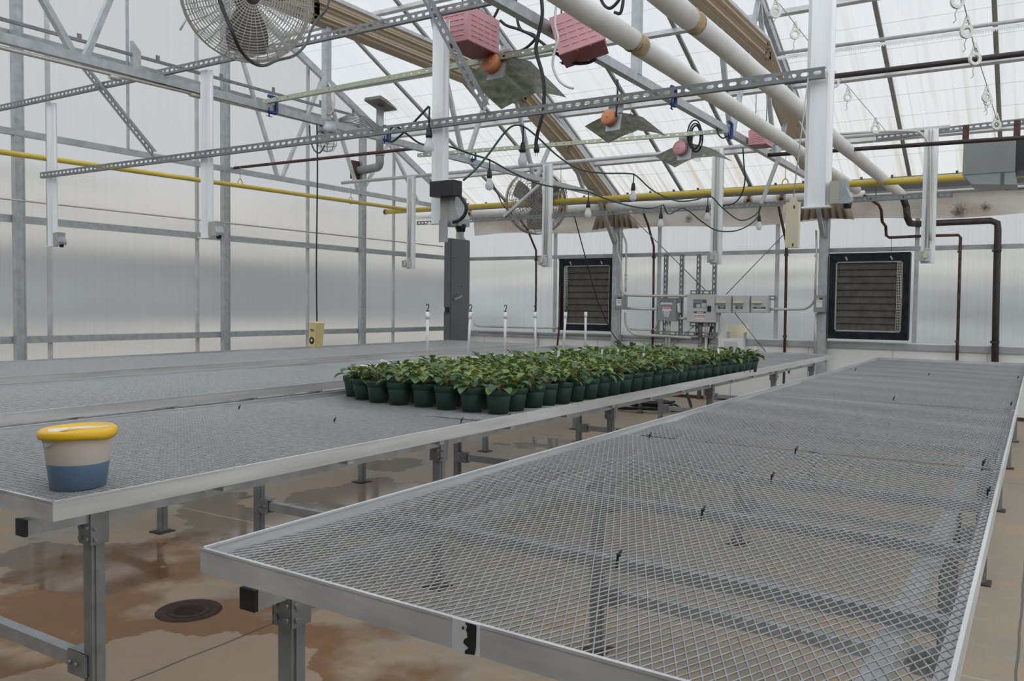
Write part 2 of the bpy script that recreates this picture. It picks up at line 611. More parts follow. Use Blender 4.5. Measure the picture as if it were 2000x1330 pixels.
def curve(pts, n=6):
    """smooth Catmull-Rom path through pts"""
    p = [Vector(q) for q in pts]
    p = [p[0] * 2 - p[1]] + p + [p[-1] * 2 - p[-2]]
    out = []
    for i in range(1, len(p) - 2):
        a, b, c, d = p[i - 1:i + 3]
        for k in range(n):
            t = k / n
            out.append(.5 * ((2 * b) + (c - a) * t + (2 * a - 5 * b + 4 * c - d) * t * t + (3 * b - a - 3 * c + d) * t ** 3))
    return out + [p[-2]]


def slotted(mb, p, q, out, h=.055, d=.03, pitch=.0625, sl=.041, sh=.020, t=.003):
    """U channel whose web (facing out) is pierced by a row of slots"""
    p, q, out = Vector(p), Vector(q), Vector(out).normalized()
    e = (q - p).normalized(); L = (q - p).length
    out = (out - e * out.dot(e)).normalized()
    u = out.cross(e)
    c = lambda a, b, w=0: p + e * a + u * b - out * w
    def slab(a0, a1, b0, b1, w0=0, w1=t):
        mb.hexa([c(a0, b0, w1), c(a1, b0, w1), c(a1, b1, w1), c(a0, b1, w1), c(a0, b0, w0), c(a1, b0, w0), c(a1, b1, w0), c(a0, b1, w0)])
    slab(0, L, sh / 2, h / 2); slab(0, L, -h / 2, -sh / 2)
    n = max(1, int(L / pitch)); x = (L - n * pitch) / 2
    a = 0
    for k in range(n):
        s0 = x + k * pitch + (pitch - sl) / 2
        slab(a, s0, -sh / 2, sh / 2)
        for a0, sg in ((s0, 1), (s0 + sl, -1)):       # clipped slot corners
            for b in (1, -1):
                pts = [(a0, b * sh / 2), (a0 + sg * .008, b * sh / 2), (a0, b * (sh / 2 - .006))]
                mb.add([c(x_, y_, 0) for x_, y_ in pts] + [c(x_, y_, t) for x_, y_ in pts], [(0, 1, 2), (3, 4, 5), (1, 4, 5, 2)])
        a = s0 + sl
    slab(a, L, -sh / 2, sh / 2)
    slab(0, L, h / 2 - t, h / 2, t, d); slab(0, L, -h / 2, -h / 2 + t, t, d)
    return mb


# ------------------------------------------------------------------ the house: floor, walls, roof
EAVE, RIDGE_Y, SLOPE = 3.45, 6.32, .462
roof_z = lambda y: EAVE + SLOPE * (YB - .07 - y) if y > RIDGE_Y else EAVE + SLOPE * (YB - .07 - RIDGE_Y) - SLOPE * (RIDGE_Y - y)
BAYS = [-9.8, -6.33, -2.87, .59, 4.05]


def ground_pts(*px):
    return [at(u, v, Z=0) for u, v in px]


pud = []
for (u0, v0, u1, v1, k) in ((560, 985, 790, 945, 1), (40, 1080, 250, 1120, 1), (1010, 868, 1150, 872, 1), (440, 985, 560, 1045, .8), (740, 905, 800, 905, 1)):
    a, b = at(u0, v0, Z=0), at(u1, v1, Z=0)
    pud.append(((a.x + b.x) / 2, (a.y + b.y) / 2, abs(a.x - b.x) * .45 + .25, abs(a.y - b.y) * .45 + .3))
M['floor'] = floor_mat(pud, [('x', -3.03, .006, (.05, .045, .04)), ('y', 3.92, .010, (.50, .43, .34)), ('x', -.05, .006, (.10, .09, .08)), ('y', 8.6, .006, (.14, .12, .10))])
tag(MB().box((XL - .3, YF - .3, -.15), (XR + .3, YB + .3, 0)).build('floor', 'floor'), 'tan and grey concrete floor with rust stains and puddles', 'floor', kind='structure')
tag(MB().box((-60, -50, -.35), (60, 70, -.16)).build('ground', 'outground'), 'pale ground outside the greenhouse', 'ground', kind='structure')

M['wallpoly'] = poly_mat('wall_polycarbonate', (.84, .845, .84), (.93, .94, .94), .30, .66, .9, (38, 38, .25))
M['backpoly'] = poly_mat('back_polycarbonate', (.86, .88, .89), (.94, .955, .96), .24, .62, .8, (38, 38, .25))
M['roofpoly'] = roof_mat()


def sheet(mb, pts):
    return mb.add(pts, [tuple(range(len(pts)))])


# left gable wall
wl_ = MB()
sheet(wl_, [(XL, YF, 0), (XL, YB, 0), (XL, YB, EAVE), (XL, RIDGE_Y, roof_z(RIDGE_Y)), (XL, YF, EAVE)])
wall_left = tag(wl_.build('wall_left', 'wallpoly'), 'fluted translucent polycarbonate gable wall on the left', 'wall', kind='structure')
for y in [1.43, 3.62] + [at(u, 600, X=-9.8).y for u in (100, 388, 603, 770)]:
    MB().box((XL + .005, y - .022, 0), (XL + .04, y + .022, min(roof_z(y), 5.2))).build('mullion', 'bar', wall_left)
for z, nm in ((1.07, 'girt'), (2.43, 'girt'), (4.47, 'girt')):
    MB().box((XL + .01, YF, z - .05), (XL + .07, YB if z < 4 else 11.4, z + .03)).build(nm, 'galv' if z < 3 else 'sill', wall_left)
# back wall
wb = MB()
sheet(wb, [(XL, YB, 1.0), (XR, YB, 1.0), (XR, YB, EAVE), (XL, YB, EAVE)])
wall_back = tag(wb.build('wall_back', 'backpoly'), 'translucent polycarbonate back wall over a white panelled base', 'wall', kind='structure')
MB().box((XL, YB - .01, 0), (XR, YB + .06, .97)).build('base_panel', 'panel', wall_back)
MB().box((XL, YB - .05, .93), (XR, YB + .03, 1.02)).build('sill', 'sill', wall_back)
MB().box((XL, YB - .05, 1.02), (XR, YB - .0, 1.035)).build('sill_lip', 'panel', wall_back)
MB().box((XL, YB - .05, 2.385), (XR, YB - .005, 2.45)).build('girt', 'sill', wall_back)
for u in (1082, 1285, 1515, 1787):
    x = at(u, 600, Y=YB - .05).x
    MB().box((x - .03, YB - .04, 1.03), (x + .03, YB - .004, 3.4)).build('mullion', 'bar', wall_back)
for x in [-9.2 + 1.22 * k for k in range(9)]:
    MB().box((x - .004, YB - .016, .02), (x + .004, YB - .008, .93)).build('panel_seam', 'sill', wall_back)
MB().box((XL, YB - .035, 0), (XR, YB - .01, .05)).build('base_strip', 'rustiron', wall_back)
# right and front walls, outside the picture
tag(sheet(MB(), [(XR, YF, 0), (XR, YB, 0), (XR, YB, EAVE), (XR, RIDGE_Y, roof_z(RIDGE_Y)), (XR, YF, EAVE)]).build('wall_right', 'backpoly'), 'translucent gable wall behind the right edge of the view', 'wall', kind='structure')
tag(sheet(MB(), [(XL, YF, 0), (XR, YF, 0), (XR, YF, EAVE), (XL, YF, EAVE)]).build('wall_front', 'cabinet'), 'grey solid front wall behind the viewer', 'wall', kind='structure')
# roof
rz = roof_z(RIDGE_Y)
ceil = tag(sheet(sheet(MB(), [(XL, RIDGE_Y, rz), (XR, RIDGE_Y, rz), (XR, YB, EAVE), (XL, YB, EAVE)]), [(XL, YF, EAVE), (XR, YF, EAVE), (XR, RIDGE_Y, rz), (XL, RIDGE_Y, rz)]).build('ceiling', 'roofpoly'),
           'white translucent roof sheets sloping up from the back wall', 'roof', kind='structure')
for i in range(13):
    x = -9.8 + 1.155 * i
    MB().bar((x, YB - .03, EAVE - .03), (x, RIDGE_Y, rz - .03), .05, .035, (0, .4, .9)).build('glazing_bar', 'roofbar', ceil)
for y in (7.75, 8.94, 10.1, 11.3, 12.5):
    z = roof_z(y) - .085
    mb = MB().bar((XL + .05, y, z), (XR, y, z), .05, .07, (0, .42, .9))
    mb.build('purlin', 'bar', ceil)
y_ = 7.2
while y_ < 13.3:
    z = roof_z(y_) - .02
    MB().cyl((XL + .05, y_, z), (XR, y_, z), .0014, 4).build('support_wire', 'wire', ceil)
    y_ += .40 if int(y_ * 10) % 2 else .29
MB().box((XL, YB - .14, EAVE - .27), (XR, YB - .02, EAVE - .02)).build('eave_gutter', 'dark', ceil)
MB().box((XL, YB - .17, EAVE - .03), (XR, YB - .02, EAVE + .01)).build('eave_flashing', 'roofbar', ceil)
MB().cyl((XL + .05, YB - .2, EAVE - .24), (XR, YB - .2, EAVE - .24), .022, 8).build('eave_pipe', 'bar', ceil)
for k in range(24):
    x = -9.5 + k * .42
    MB().cbox((x, YB - .19, EAVE + .02), (.03, .03, .03)).build('bolt', 'dark', ceil)

# what stands outside, seen blurred through the sheets
tag(MB().box((-19, -25, -.16), (-16.5, 30, 1.0)).build('tan_wall', 'outlight'), 'low tan wall blurred beyond the left gable wall', 'wall', kind='structure')
nb = thing('neighbour_greenhouse', 'grey greenhouse blurred beyond the left polycarbonate wall', 'building', (-19, 4, -.16))
tag(nb, kind='structure')
MB().box((-21, -25, -.16), (-19.1, 30, 2.5)).build('wall', 'outdark', nb)
MB().box((-21.2, -25, 2.5), (-19.0, 30, 4.1)).build('eave', 'outlight', nb)
hb = thing('neighbour_shed', 'grey shed blurred beyond the back polycarbonate wall', 'building', (-4, 20, -.16))
tag(hb, kind='structure')
MB().box((-30, 21, -.16), (12, 23, 2.0)).build('wall', 'outshed', hb)
MB().box((-30, 24, -.16), (12, 25, 3.0)).build('roof', 'outlight', hb)
MB().box((-30, 18.5, -.16), (12, 19.5, .75)).build('plinth', 'outlight', hb)
MB().box((-6, 14.3, -.16), (-3, 15.0, .715)).build('ledge', 'outlight', hb)
tag(MB().lathe([(.001, 0), (.2, 0), (.2, .5), (.001, .5)], 16, (at(1447, 630, Y=14.6).x, 14.6, .72)).build('bucket', 'ybox'), 'yellow bucket blurred behind the back wall sheet', 'bucket')

# ------------------------------------------------------------------ posts, trusses
def post(X, Y, w, d, z1, label, mat_='galv', z0=0):
    t = MB().box((X - w / 2, Y - d / 2, z0), (X + w / 2, Y + d / 2, z1))
    for s in (-1, 1):
        t.box((X - w / 2 - .006, Y + s * d / 2 - s * .012, z0), (X + w / 2 + .006, Y + s * d / 2 + s * .004, z1))
    return tag(t.build('steel_post', mat_), label, 'post')


names = ['second', 'third']
for (u, nm) in ((37, 'galvanized post on the left wall nearest the viewer'), (438, 'galvanized post on the left wall behind the second hanging lamp housing'), (704, 'galvanized post on the left wall right of the yellow thermostat box')):
    y = at(u, 690 if u > 100 else 700, X=-9.76).y
    post(-9.73, y, .07, .10, roof_z(y) - .15, nm)
post(-9.70, 13.45, .10, .10, 3.3, 'galvanized corner post behind the tall grey cabinet')
post(-6.33, 13.47, .12, .12, 3.3, 'galvanized post between the left louver and the control panels')
post(-2.87, 13.47, .12, .12, 3.3, 'galvanized post just left of the right louver')


def truss(X, label, gable=False):
    t = thing('roof_truss', label, 'truss', (X, RIDGE_Y, 3.34))
    y0, y1 = YF + .3, YB - .2
    MB().box((X - .03, y0, 3.335), (X + .03, y1, 3.405)).build('bottom_chord', 'galv', t)
    MB().bar((X, YB - .12, EAVE - .1), (X, RIDGE_Y, rz - .14), .06, .09, (0, .42, .9)).build('top_chord', 'galv', t)
    MB().bar((X, y0, roof_z(y0) - .14), (X, RIDGE_Y, rz - .14), .06, .09, (0, .42, .9)).build('top_chord', 'galv', t)
    kw_ = .014 if gable else .035
    MB().box((X - kw_, RIDGE_Y + .085 - kw_, 3.4), (X + kw_, RIDGE_Y + .085 + kw_, rz - .2)).build('web', 'galv', t)
    for a, b in ((8.87, 7.75), (8.87, 9.75), (10.62, 9.75), (10.62, 11.35), (12.2, 11.35), (3.77, 2.65), (3.77, 4.85)):
        MB().bar((X + .002, a + (.04 if b > a else -.04), 3.38), (X + .002, b, roof_z(b) - .15), .045, .05, (1, 0, 0)).build('web', 'galv' if not gable else 'bar', t)
    return t


truss(-9.72, 'gable roof truss standing against the left wall', True)
tr1 = truss(-6.33, 'steel roof truss over the third bench row, carrying the caged lamp')
tr2 = truss(-2.87, 'steel roof truss over the plant bench, nearest the pink boxes')
# braces running from the posts up to the trusses
for X, yy, lab in ((-6.33, 13.4, 'short steel knee brace on the post left of the control panels'), (-2.87, 13.4, 'short steel knee brace on the post left of the right louver')):
    tag(MB().bar((X, yy - .06, 2.62), (X - .0, yy - .75, 3.36), .05, .06, (1, 0, 0)).build('knee_brace', 'galv'), lab, 'brace')
tag(MB().bar((-9.5, 13.3, 2.75), (-9.5, 12.6, 3.5), .05, .07, (1, 0, 0)).build('knee_brace', 'galv'), 'short steel knee brace above the tall grey cabinet', 'brace')

# curtain track along the left wall with tabs, conduit under the first chord
tk = thing('curtain_track', 'thin dark track with small tabs along the upper left wall', 'track', (-9.6, 7, 4.55))
a0, a1 = at(-60, 20, X=-9.55), at(690, 225, X=-9.55)
MB().bar(a0, a1, .03, .035).build('rail', 'strut', tk)
for (u, v) in ((155, 75), (308, 117), (432, 152), (534, 178), (626, 203), (690, 220)):
    p = at(u, v, X=-9.55)
    MB().cbox((p.x, p.y, p.z + .02), (.006, .055, .07)).build('tab', 'strut', tk)
c_ = MB().cyl(at(-40, 83, X=-6.33), at(640, 246, X=-6.33), .016, 8)
for (u, v) in ((225, 152), (380, 186)):
    c_.cyl(at(u, v, X=-6.33) - Vector((0, .05, 0)), at(u, v, X=-6.33) + Vector((0, .05, 0)), .022, 8)
tag(c_.build('conduit', 'conduit'), 'thin pale conduit running under the bottom chord of the left truss', 'conduit')
tag(MB().cyl((-9.7, YF + .3, 2.62), (-9.7, 12.9, 2.62), .011, 6).build('conduit', 'conduit'), 'thin level rod along the left wall below the yellow pipe', 'rod')

# folded blackout curtains along the trusses
def curtain(X, path, label, tail):
    t = thing('shade_curtain', label, 'curtain', (X, path[0][0], path[0][1] - .2))
    up = MB()
    pts = [Vector((X, y, z)) for y, z in path]
    prof = []
    n = 14
    for k in range(n):
        s = k / (n - 1)
        prof.append(((-.06 if k % 2 else .06) + .02 * math.sin(k * 2.1), -.28 * s))
    prof = prof + [(a + .012, b - .006) for a, b in reversed(prof)]
    for i in range(len(pts) - 1):
        p, q = pts[i], pts[i + 1]
        e = (q - p).normalized()
        dn = Vector((0, e.z, -e.y)) * -1
        dn = Vector((0, -e.z, e.y))
        up.prism(prof, p, (1, 0, 0), dn, e, (q - p).length + .03)
        for k in range(6):      # bulky hanging fold body
            pass
        up.obox((p + q) / 2 + dn * -.14, e, (1, 0, 0), dn, ((q - p).length + .03, .09, .26))
    up.build('folded_fabric', 'fabric', t)
    tr = MB()
    for i in range(len(pts) - 1):
        tr.bar(pts[i] + Vector((0, 0, .02)), pts[i + 1] + Vector((0, 0, .02)), .14, .04)
    tr.build('track', 'bar', t)
    (ty, tz) = tail
    tl = MB()
    ring = []
    for k in range(17):
        s = k / 16
        ring.append((X - .32 + .64 * s, ty + .05 * (-1) ** k, tz - .02 * abs(s - .5)))
    vs = [Vector(p) for p in ring] + [Vector((X + (p[0] - X) * 1.35, p[1], tz - .30 - .1 * abs(i / 16 - .5))) for i, p in enumerate(ring)]
    tl.add(vs, [(i, i + 1, 18 + i, 17 + i) for i in range(16)], True)
    o = tl.build('tail', 'fabric', t)
    md = o.modifiers.new('s', 'SOLIDIFY'); md.thickness = .012
    return t


curtain(-6.33, [(2.5, 4.62), (6.2, 4.62), (10.2, 4.62), (11.6, 4.10), (13.2, 3.36)], 'brown folded blackout curtain along the left truss, over the plant end', (13.3, 3.2))
curtain(-2.87, [(2.5, 4.62), (6.2, 4.62), (10.0, 4.62), (11.4, 4.0), (13.2, 3.36)], 'brown folded blackout curtain along the right truss, above the white pipes', (13.3, 3.2))

# strip of aged film below the eave
fm = MB()
nx = 60
vs, fs = [], []
for i in range(nx + 1):
    x = -9.4 + (XR - 1 + 9.4) * i / nx
    w = .015 * math.sin(i * 1.7)
    vs += [(x, YB - .16 + w, 3.27), (x, YB - .13 + w * 1.5, 3.05), (x, YB - .10 + w, 2.86 + .03 * math.sin(i * .55))]
for i in range(nx):
    b = i * 3
    fs += [(b, b + 3, b + 4, b + 1), (b + 1, b + 4, b + 5, b + 2)]
fm.add(vs, fs, True)
tag(fm.build('film_strip', 'film'), 'strip of yellowed plastic film hanging below the back eave', 'plastic film')

# ------------------------------------------------------------------ benches
ZT, ZM = .895, .866        # rim top, mesh


def expanded(name, xl, xr, y0, y1, parent, swd=.0236, lwd=.0520, w=.0038, t=.0023, seed=0, wave=.004, skew=0., tilt=1.0, ystart=None):
    """expanded-metal sheet; xl(y), xr(y) give its edges"""
    ox, oy = xl(y0), y0
    width = max(xr(y) - xl(y) for y in (y0, y1)) + .1
    ni, nj = int(width / (swd / 2)) + 2, int((y1 - y0) / (lwd / 2)) + 1
    I, J = np.meshgrid(np.arange(-2, ni), np.arange(0, nj), indexing='ij')
    ok = (I + J) % 2 == 0
    I, J = I[ok], J[ok]
    segs = []
    for dj in (1, -1):
        segs.append((I, J, I + 1, J + dj))
    a = np.concatenate([np.stack(s, 1) for s in segs]).astype(float)
    kn = .12          # strands run flat for a little at each knuckle
    p = np.stack([ox + a[:, 0] * swd / 2, oy + a[:, 1] * lwd / 2], 1)
    q = np.stack([ox + a[:, 2] * swd / 2, oy + a[:, 3] * lwd / 2], 1)
    m = (p + q) / 2
    XLv, XRv = np.array([xl(y) for y in (y0, y1)]), np.array([xr(y) for y in (y0, y1)])
    fr = (m[:, 1] - y0) / (y1 - y0)
    lo, hi = XLv[0] + (XLv[1] - XLv[0]) * fr, XRv[0] + (XRv[1] - XRv[0]) * fr
    ys = y0 + skew * (1 - (m[:, 0] - lo) / (hi - lo))
    if ystart:
        ys = ystart[0] + (ystart[1] - ystart[0]) * (m[:, 0] - lo) / (hi - lo)
    keep = (m[:, 0] > lo) & (m[:, 0] < hi) & (m[:, 1] > ys) & (m[:, 1] < y1)
    p, q = p[keep], q[keep]
    def zz(x, y):
        e = np.minimum(x - XLv.min(), XRv.max() - x)
        z = ZM + wave * (np.sin(2.3 * y + 1.7 * x + seed) * .6 + np.sin(4.1 * x - 1.3 * y + seed * 2) * .4 + .5 * np.sin(9 * y + 3 * x))
        return z - .003 * np.exp(-(np.mod(y - 1.46, .645) - .32) ** 2 * -8) * 0
    P = np.stack([p[:, 0], p[:, 1], zz(p[:, 0], p[:, 1])], 1)
    Q = np.stack([q[:, 0], q[:, 1], zz(q[:, 0], q[:, 1])], 1)
    d = Q - P
    d /= np.linalg.norm(d, axis=1)[:, None]
    pe = np.stack([np.abs(d[:, 1]), -d[:, 0] * np.sign(d[:, 1]), np.zeros(len(d))], 1)
    ct, st = math.cos(tilt), math.sin(tilt)
    W = (pe * ct + np.array([0, 0, st])) * w / 2
    T = (pe * -st + np.array([0, 0, ct])) * t / 2
    P2, Q2 = P - d * w * .35, Q + d * w * .35
    V = np.stack([P2 - W - T, P2 + W - T, P2 + W + T, P2 - W + T, Q2 - W - T, Q2 + W - T, Q2 + W + T, Q2 - W + T], 1).reshape(-1, 3)
    n = len(P)
    quad = np.array([[0, 1, 5, 4], [1, 2, 6, 5], [2, 3, 7, 6], [3, 0, 4, 7]])
    Fc = (quad[None] + (np.arange(n) * 8)[:, None, None]).reshape(-1, 4)
    org = np.array(wpos(parent))
    me = bpy.data.meshes.new(name)
    me.vertices.add(len(V)); me.vertices.foreach_set('co', (V - org).ravel())
    me.loops.add(Fc.size); me.loops.foreach_set('vertex_index', Fc.ravel().astype(np.int32))
    me.polygons.add(len(Fc)); me.polygons.foreach_set('loop_start', np.arange(0, Fc.size, 4, dtype=np.int32))
    me.update(calc_edges=True)
    me.materials.append(M['mesh'])
    o = bpy.data.objects.new(name, me)
    C.objects.link(o)
    o.parent = parent
    return o


def bench(label, NL, NR, FR, FL, frames, lx, rx, seams, fine, seed, bar_step=.652, skew=0.):
    (nlx, ny), (nrx, ny2), (frx, fy), (flx, fy2) = NL, NR, FR, FL
    xl = lambda y: nlx + (flx - nlx) * (y - ny) / (fy2 - ny)
    xr = lambda y: nrx + (frx - nrx) * (y - ny2) / (fy - ny2)
    t = thing('mesh_bench', label, 'bench', ((nlx + frx) / 2, (ny + fy) / 2, 0), 'rolling mesh benches')
    rim = MB()
    P = [Vector((*p, 0)) for p in (NL, NR, FR, FL)]
    for i in range(4):
        a, b = P[i], P[(i + 1) % 4]
        e = (b - a).normalized(); n = Vector((-e.y, e.x, 0))
        for z0, z1, w, i_ in ((.832, ZT, .004, 0), (.846, .850, .036, .0035)):
            c = (a + b) / 2 + n * (w / 2 + i_)
            rim.obox((c.x, c.y, (z0 + z1) / 2), e, n, (0, 0, 1), ((b - a).length - 2 * i_, w, z1 - z0))
        c = (a + b) / 2 + n * .003
        rim.obox((c.x, c.y, ZT - .003), e, n, (0, 0, 1), ((b - a).length, .009, .006))
    rim.build('rim', 'rim', t)
    ys = [ny + .008] + seams + [fy2 - .008]
    for k in range(len(ys) - 1):
        a, b = ys[k] + (.012 if k else 0), ys[k + 1]
        sk = skew if k == 1 else 0
        kw = dict(seed=seed + k, skew=sk)
        if k == 0:
            a = min(ny, ny2) + .01
            kw['ystart'] = (ny + .014, ny2 + .014)
        if not fine:
            kw.update(swd=.0236 * fine_div, lwd=.052 * fine_div, w=.0038 * fine_div, t=.0023 * fine_div)
        expanded('mesh_panel', lambda y: xl(y) + .012, lambda y: xr(y) - .012, a, b, t, wave=.0035 + (.004 if k == 1 else 0), **kw)
    y = ny + .02 + bar_step
    while y < fy - .1:
        MB().box((xl(y) + .006, y - .019, .812), (xr(y) - .006, y + .019, .846)).build('cross_beam', 'galv', t)
        y += bar_step
    for X in (lx, rx):
        o = MB().bar((X(ny), ny + .025, .787), (X(fy), fy - .03, .787), .05, .05).build('side_beam', 'galv', t)
        MB().cbox((X(ny), ny + .021, .787), (.053, .012, .053)).build('end_cap', 'black', o)
    for y in frames:
        for X in (lx, rx):
            x = X(y)
            lg = MB().box((x - .024, y - .024, .006), (x + .024, y + .024, .76))
            lg.box((x - .030, y - .012, .01), (x + .030, y + .012, .758))
            o = lg.build('leg', 'galv_dk', t)
            MB().box((x - .055, y - .06, 0), (x + .055, y + .06, .007)).build('foot_plate', 'rustiron', o)
            br = MB().box((x - .033, y - .033, .685), (x + .033, y - .027, .80)).box((x - .033, y + .027, .685), (x + .033, y + .033, .80))
            br.box((x - .036, y - .033, .685), (x - .031, y + .033, .80)).box((x + .031, y - .033, .685), (x + .036, y + .033, .80))
            for zz in (.705, .742):
                for sx in (-1, 1):
                    br.cyl((x + sx * .03, y - .018, zz), (x + sx * .044, y - .018, zz), .008, 6)
                    br.cyl((x + sx * .02, y - .03, zz), (x + sx * .02, y - .042, zz), .008, 6)
            br.build('bracket', 'galv_dk', o)
        MB().box((lx(y) + .02, y - .02, .235), (rx(y) - .02, y + .02, .285)).build('crossbar', 'galv', t)
        for x, s in ((lx(y), 1), (rx(y), -1)):
            bk = MB()
            for z in (.218, .296):
                bk.box((min(x, x + s * .11), y - .032, z), (max(x, x + s * .11), y + .032, z + .006))
            bk.box((min(x, x + s * .11), y - .034, .218), (max(x, x + s * .11), y - .028, .302))
            for q in (.05, .09):
                bk.cyl((x + s * q, y - .045, .26), (x + s * q, y - .03, .26), .008, 6)
            bk.build('clamp_plate', 'galv_dk', t)
    return t, xl, xr


fine_div = 2.0
fr_y = [1.66, 3.58, 5.65, 7.76, 9.9, 11.7]
bA, axl, axr = bench('mesh bench holding the potted plants and the yellow-lidded pail', (-4.24, 1.40), (-2.548, 1.42), (-2.44, 12.26), (-4.12, 12.26),
                     fr_y, lambda y: -4.13 + .012 * (y - 1.4), lambda y: -2.73 + .011 * (y - 1.4), [3.86, 6.3, 8.75], True, 1)
bB, bxl, bxr = bench('empty mesh bench in the right foreground with the smeared splice plate', (-1.775, 1.36), (-.108, 1.30), (-.150, 11.86), (-1.825, 11.92),
                     [1.52, 3.3, 5.33, 7.36, 9.4, 11.4], lambda y: -1.62, lambda y: -.255, [3.92, 6.4, 8.9], True, 3, skew=.03)
b2, _, _ = bench('second mesh bench from the left wall, carrying the white plastic risers', (-6.47, 1.5), (-4.74, 1.5), (-4.83, 11.9), (-6.50, 11.9),
                 [1.5, 3.43, 5.35, 7.22, 9.2, 11.2], lambda y: -6.35, lambda y: -4.86, [6.0], False, 5)
b3, _, _ = bench('mesh bench nearest the left wall', (-8.85, 1.9), (-7.02, 1.9), (-7.05, 12.0), (-8.95, 12.0),
                 [2.1, 4.1, 6.1, 8.1, 10.1, 11.6], lambda y: -8.75, lambda y: -7.15, [7.0], False, 7)
# splice plate with a black smear on the near rim, cable ties on the mesh
pa, pb = at(893, 1214, Y=1.345), at(947, 1230, Y=1.345)
yr_ = lambda x: 1.36 - .06 * (x + 1.775) / 1.667
sp = MB().hexa([(x_, yr_(x_) + d_, z_) for z_ in (.8325, .8945) for x_, d_ in ((pa.x, -.0028), (pb.x, -.0028), (pb.x, -.0002), (pa.x, -.0002))]).build('splice_plate', 'alu', bB)
ysm = yr_((pa.x + pb.x) / 2) - .0048
mb = MB()
random.seed(3)
x0, x1 = at(911, 1240, Y=1.33).x, at(933, 1240, Y=1.33).x
edge = [(x0 + random.uniform(-.004, .012), .893 - .062 * k / 9) for k in range(10)]
poly = [(x1, .893)] + edge + [(x1 - .004, .834), (x1 - .001, .85)]
mb.prism(list(reversed(poly)), (0, ysm, 0), (1, 0, 0), (0, 0, 1), (0, 1, 0), .0024)
for k in range(7):
    cx, cz = x0 + random.uniform(-.006, .02), .838 + random.uniform(0, .05)
    mb.lathe([(.0001, 0), (random.uniform(.002, .005), .0005), (.0001, .0012)], 8, (cx, ysm + .0012, cz), (0, -1, 0))
mb.build('tar_smear', 'black', sp)


def tie(u, v, parent):
    p = at(u, v, Z=ZM + .01)
    MB().tube([(p.x, p.y, ZM - .02), (p.x + .004, p.y, ZM + .014), (p.x + .012, p.y + .004, ZM + .03)], .0035, 5).lathe([(.0001, -.005), (.006, -.004), (.006, .004), (.0001, .005)], 6, (p.x + .006, p.y, ZM + .017)).build('cable_tie', 'black', parent)


for u, v in ((1204, 1088), (1505, 932), (1552, 880), (1267, 852), (1918, 905), (1973, 790), (1744, 779), (1813, 732), (1670, 722), (1987, 738), (1369, 1000), (1927, 960)):
    tie(u, v, bB)
for u, v in ((466, 797), (652, 822), (410, 796), (900, 822), (993, 812)):
    tie(u, v, bA)

# ------------------------------------------------------------------ young poinsettias in pots
def leaf(mb, tints, base, az, pitch, L, Wd, curl, tint):
    ca, sa = math.cos(az), math.sin(az)
    out, side = Vector((ca, sa, 0)), Vector((-sa, ca, 0))
    p = Vector(base)
    rows = []
    wid = (.12, .78, 1.0, .70, .05)
    ang = pitch
    for k in range(5):
        rows.append((p.copy(), wid[k] * Wd / 2, ang))
        p = p + (out * math.cos(ang) + Vector((0, 0, math.sin(ang)))) * L / 4
        ang -= curl / 4
    vs, fs = [], []
    for c, w, an in rows:
        up = Vector((0, 0, 1)) * math.cos(an) - out * math.sin(an)
        vs += [c - side * w + up * w * .35, c, c + side * w + up * w * .35]
    for k in range(4):
        b = k * 3
        fs += [(b, b + 3, b + 4, b + 1), (b + 1, b + 4, b + 5, b + 2)]
    mb.add(vs, fs, True)
    tints += [tint] * len(vs)


def foliage(seed, n, spread, hgt):
    rnd = random.Random(seed)
    mb, st, tints = MB(), MB(), []
    z0 = .125
    for s in range(rnd.choice((2, 3))):
        a = rnd.uniform(0, 6.28); tip = Vector((math.cos(a) * .022, math.sin(a) * .022, z0 + hgt * rnd.uniform(.75, 1)))
        st.tube([(0, 0, z0 - .01), (tip.x * .5, tip.y * .5, z0 + hgt * .5), tuple(tip)], [.0045, .004, .003], 6)
        m = n // 2
        for k in range(m):
            az = a + k * 2.4 + rnd.uniform(-.4, .4)
            f = k / max(1, m - 1)
            base = Vector((tip.x * f, tip.y * f, z0 + hgt * (.30 + .66 * f)))
            pet = rnd.uniform(.025, .05) * (1.15 - .5 * f) * spread
            el = .15 + .55 * f + rnd.uniform(-.2, .25)
            e = base + Vector((math.cos(az) * math.cos(el), math.sin(az) * math.cos(el), math.sin(el) * .8)) * pet
            st.tube([tuple(base), tuple(e)], .0017, 4, cap=False)
            L = rnd.uniform(.068, .102) * (1.1 - .42 * f)
            young = f > .72
            tint = min(1, max(0, rnd.gauss(.76 if young else .34, .17)))
            leaf(mb, tints, e, az, rnd.uniform(-.35, .3) + .5 * f, L, L * rnd.uniform(.66, .84), rnd.uniform(.5, 1.3), tint)
        for k in range(4):       # small bright new leaves at the tip
            az = rnd.uniform(0, 6.28)
            leaf(mb, tints, tip, az, rnd.uniform(.5, 1.1), rnd.uniform(.022, .038), .014, .5, rnd.uniform(.85, 1))
    if rnd.random() < .5:        # one large leaf standing up above the rest
        az = rnd.uniform(0, 6.28)
        leaf(mb, tints, (math.cos(az) * .02, math.sin(az) * .02, z0 + hgt * 1.0), az, .7, .085, .05, .6, .3)
    return mb, st, tints


def colour(o, tints):
    ca = o.data.color_attributes.new('tint', 'FLOAT_COLOR', 'POINT')
    ca.data.foreach_set('color', np.repeat(np.array(tints, dtype=np.float32), 4))


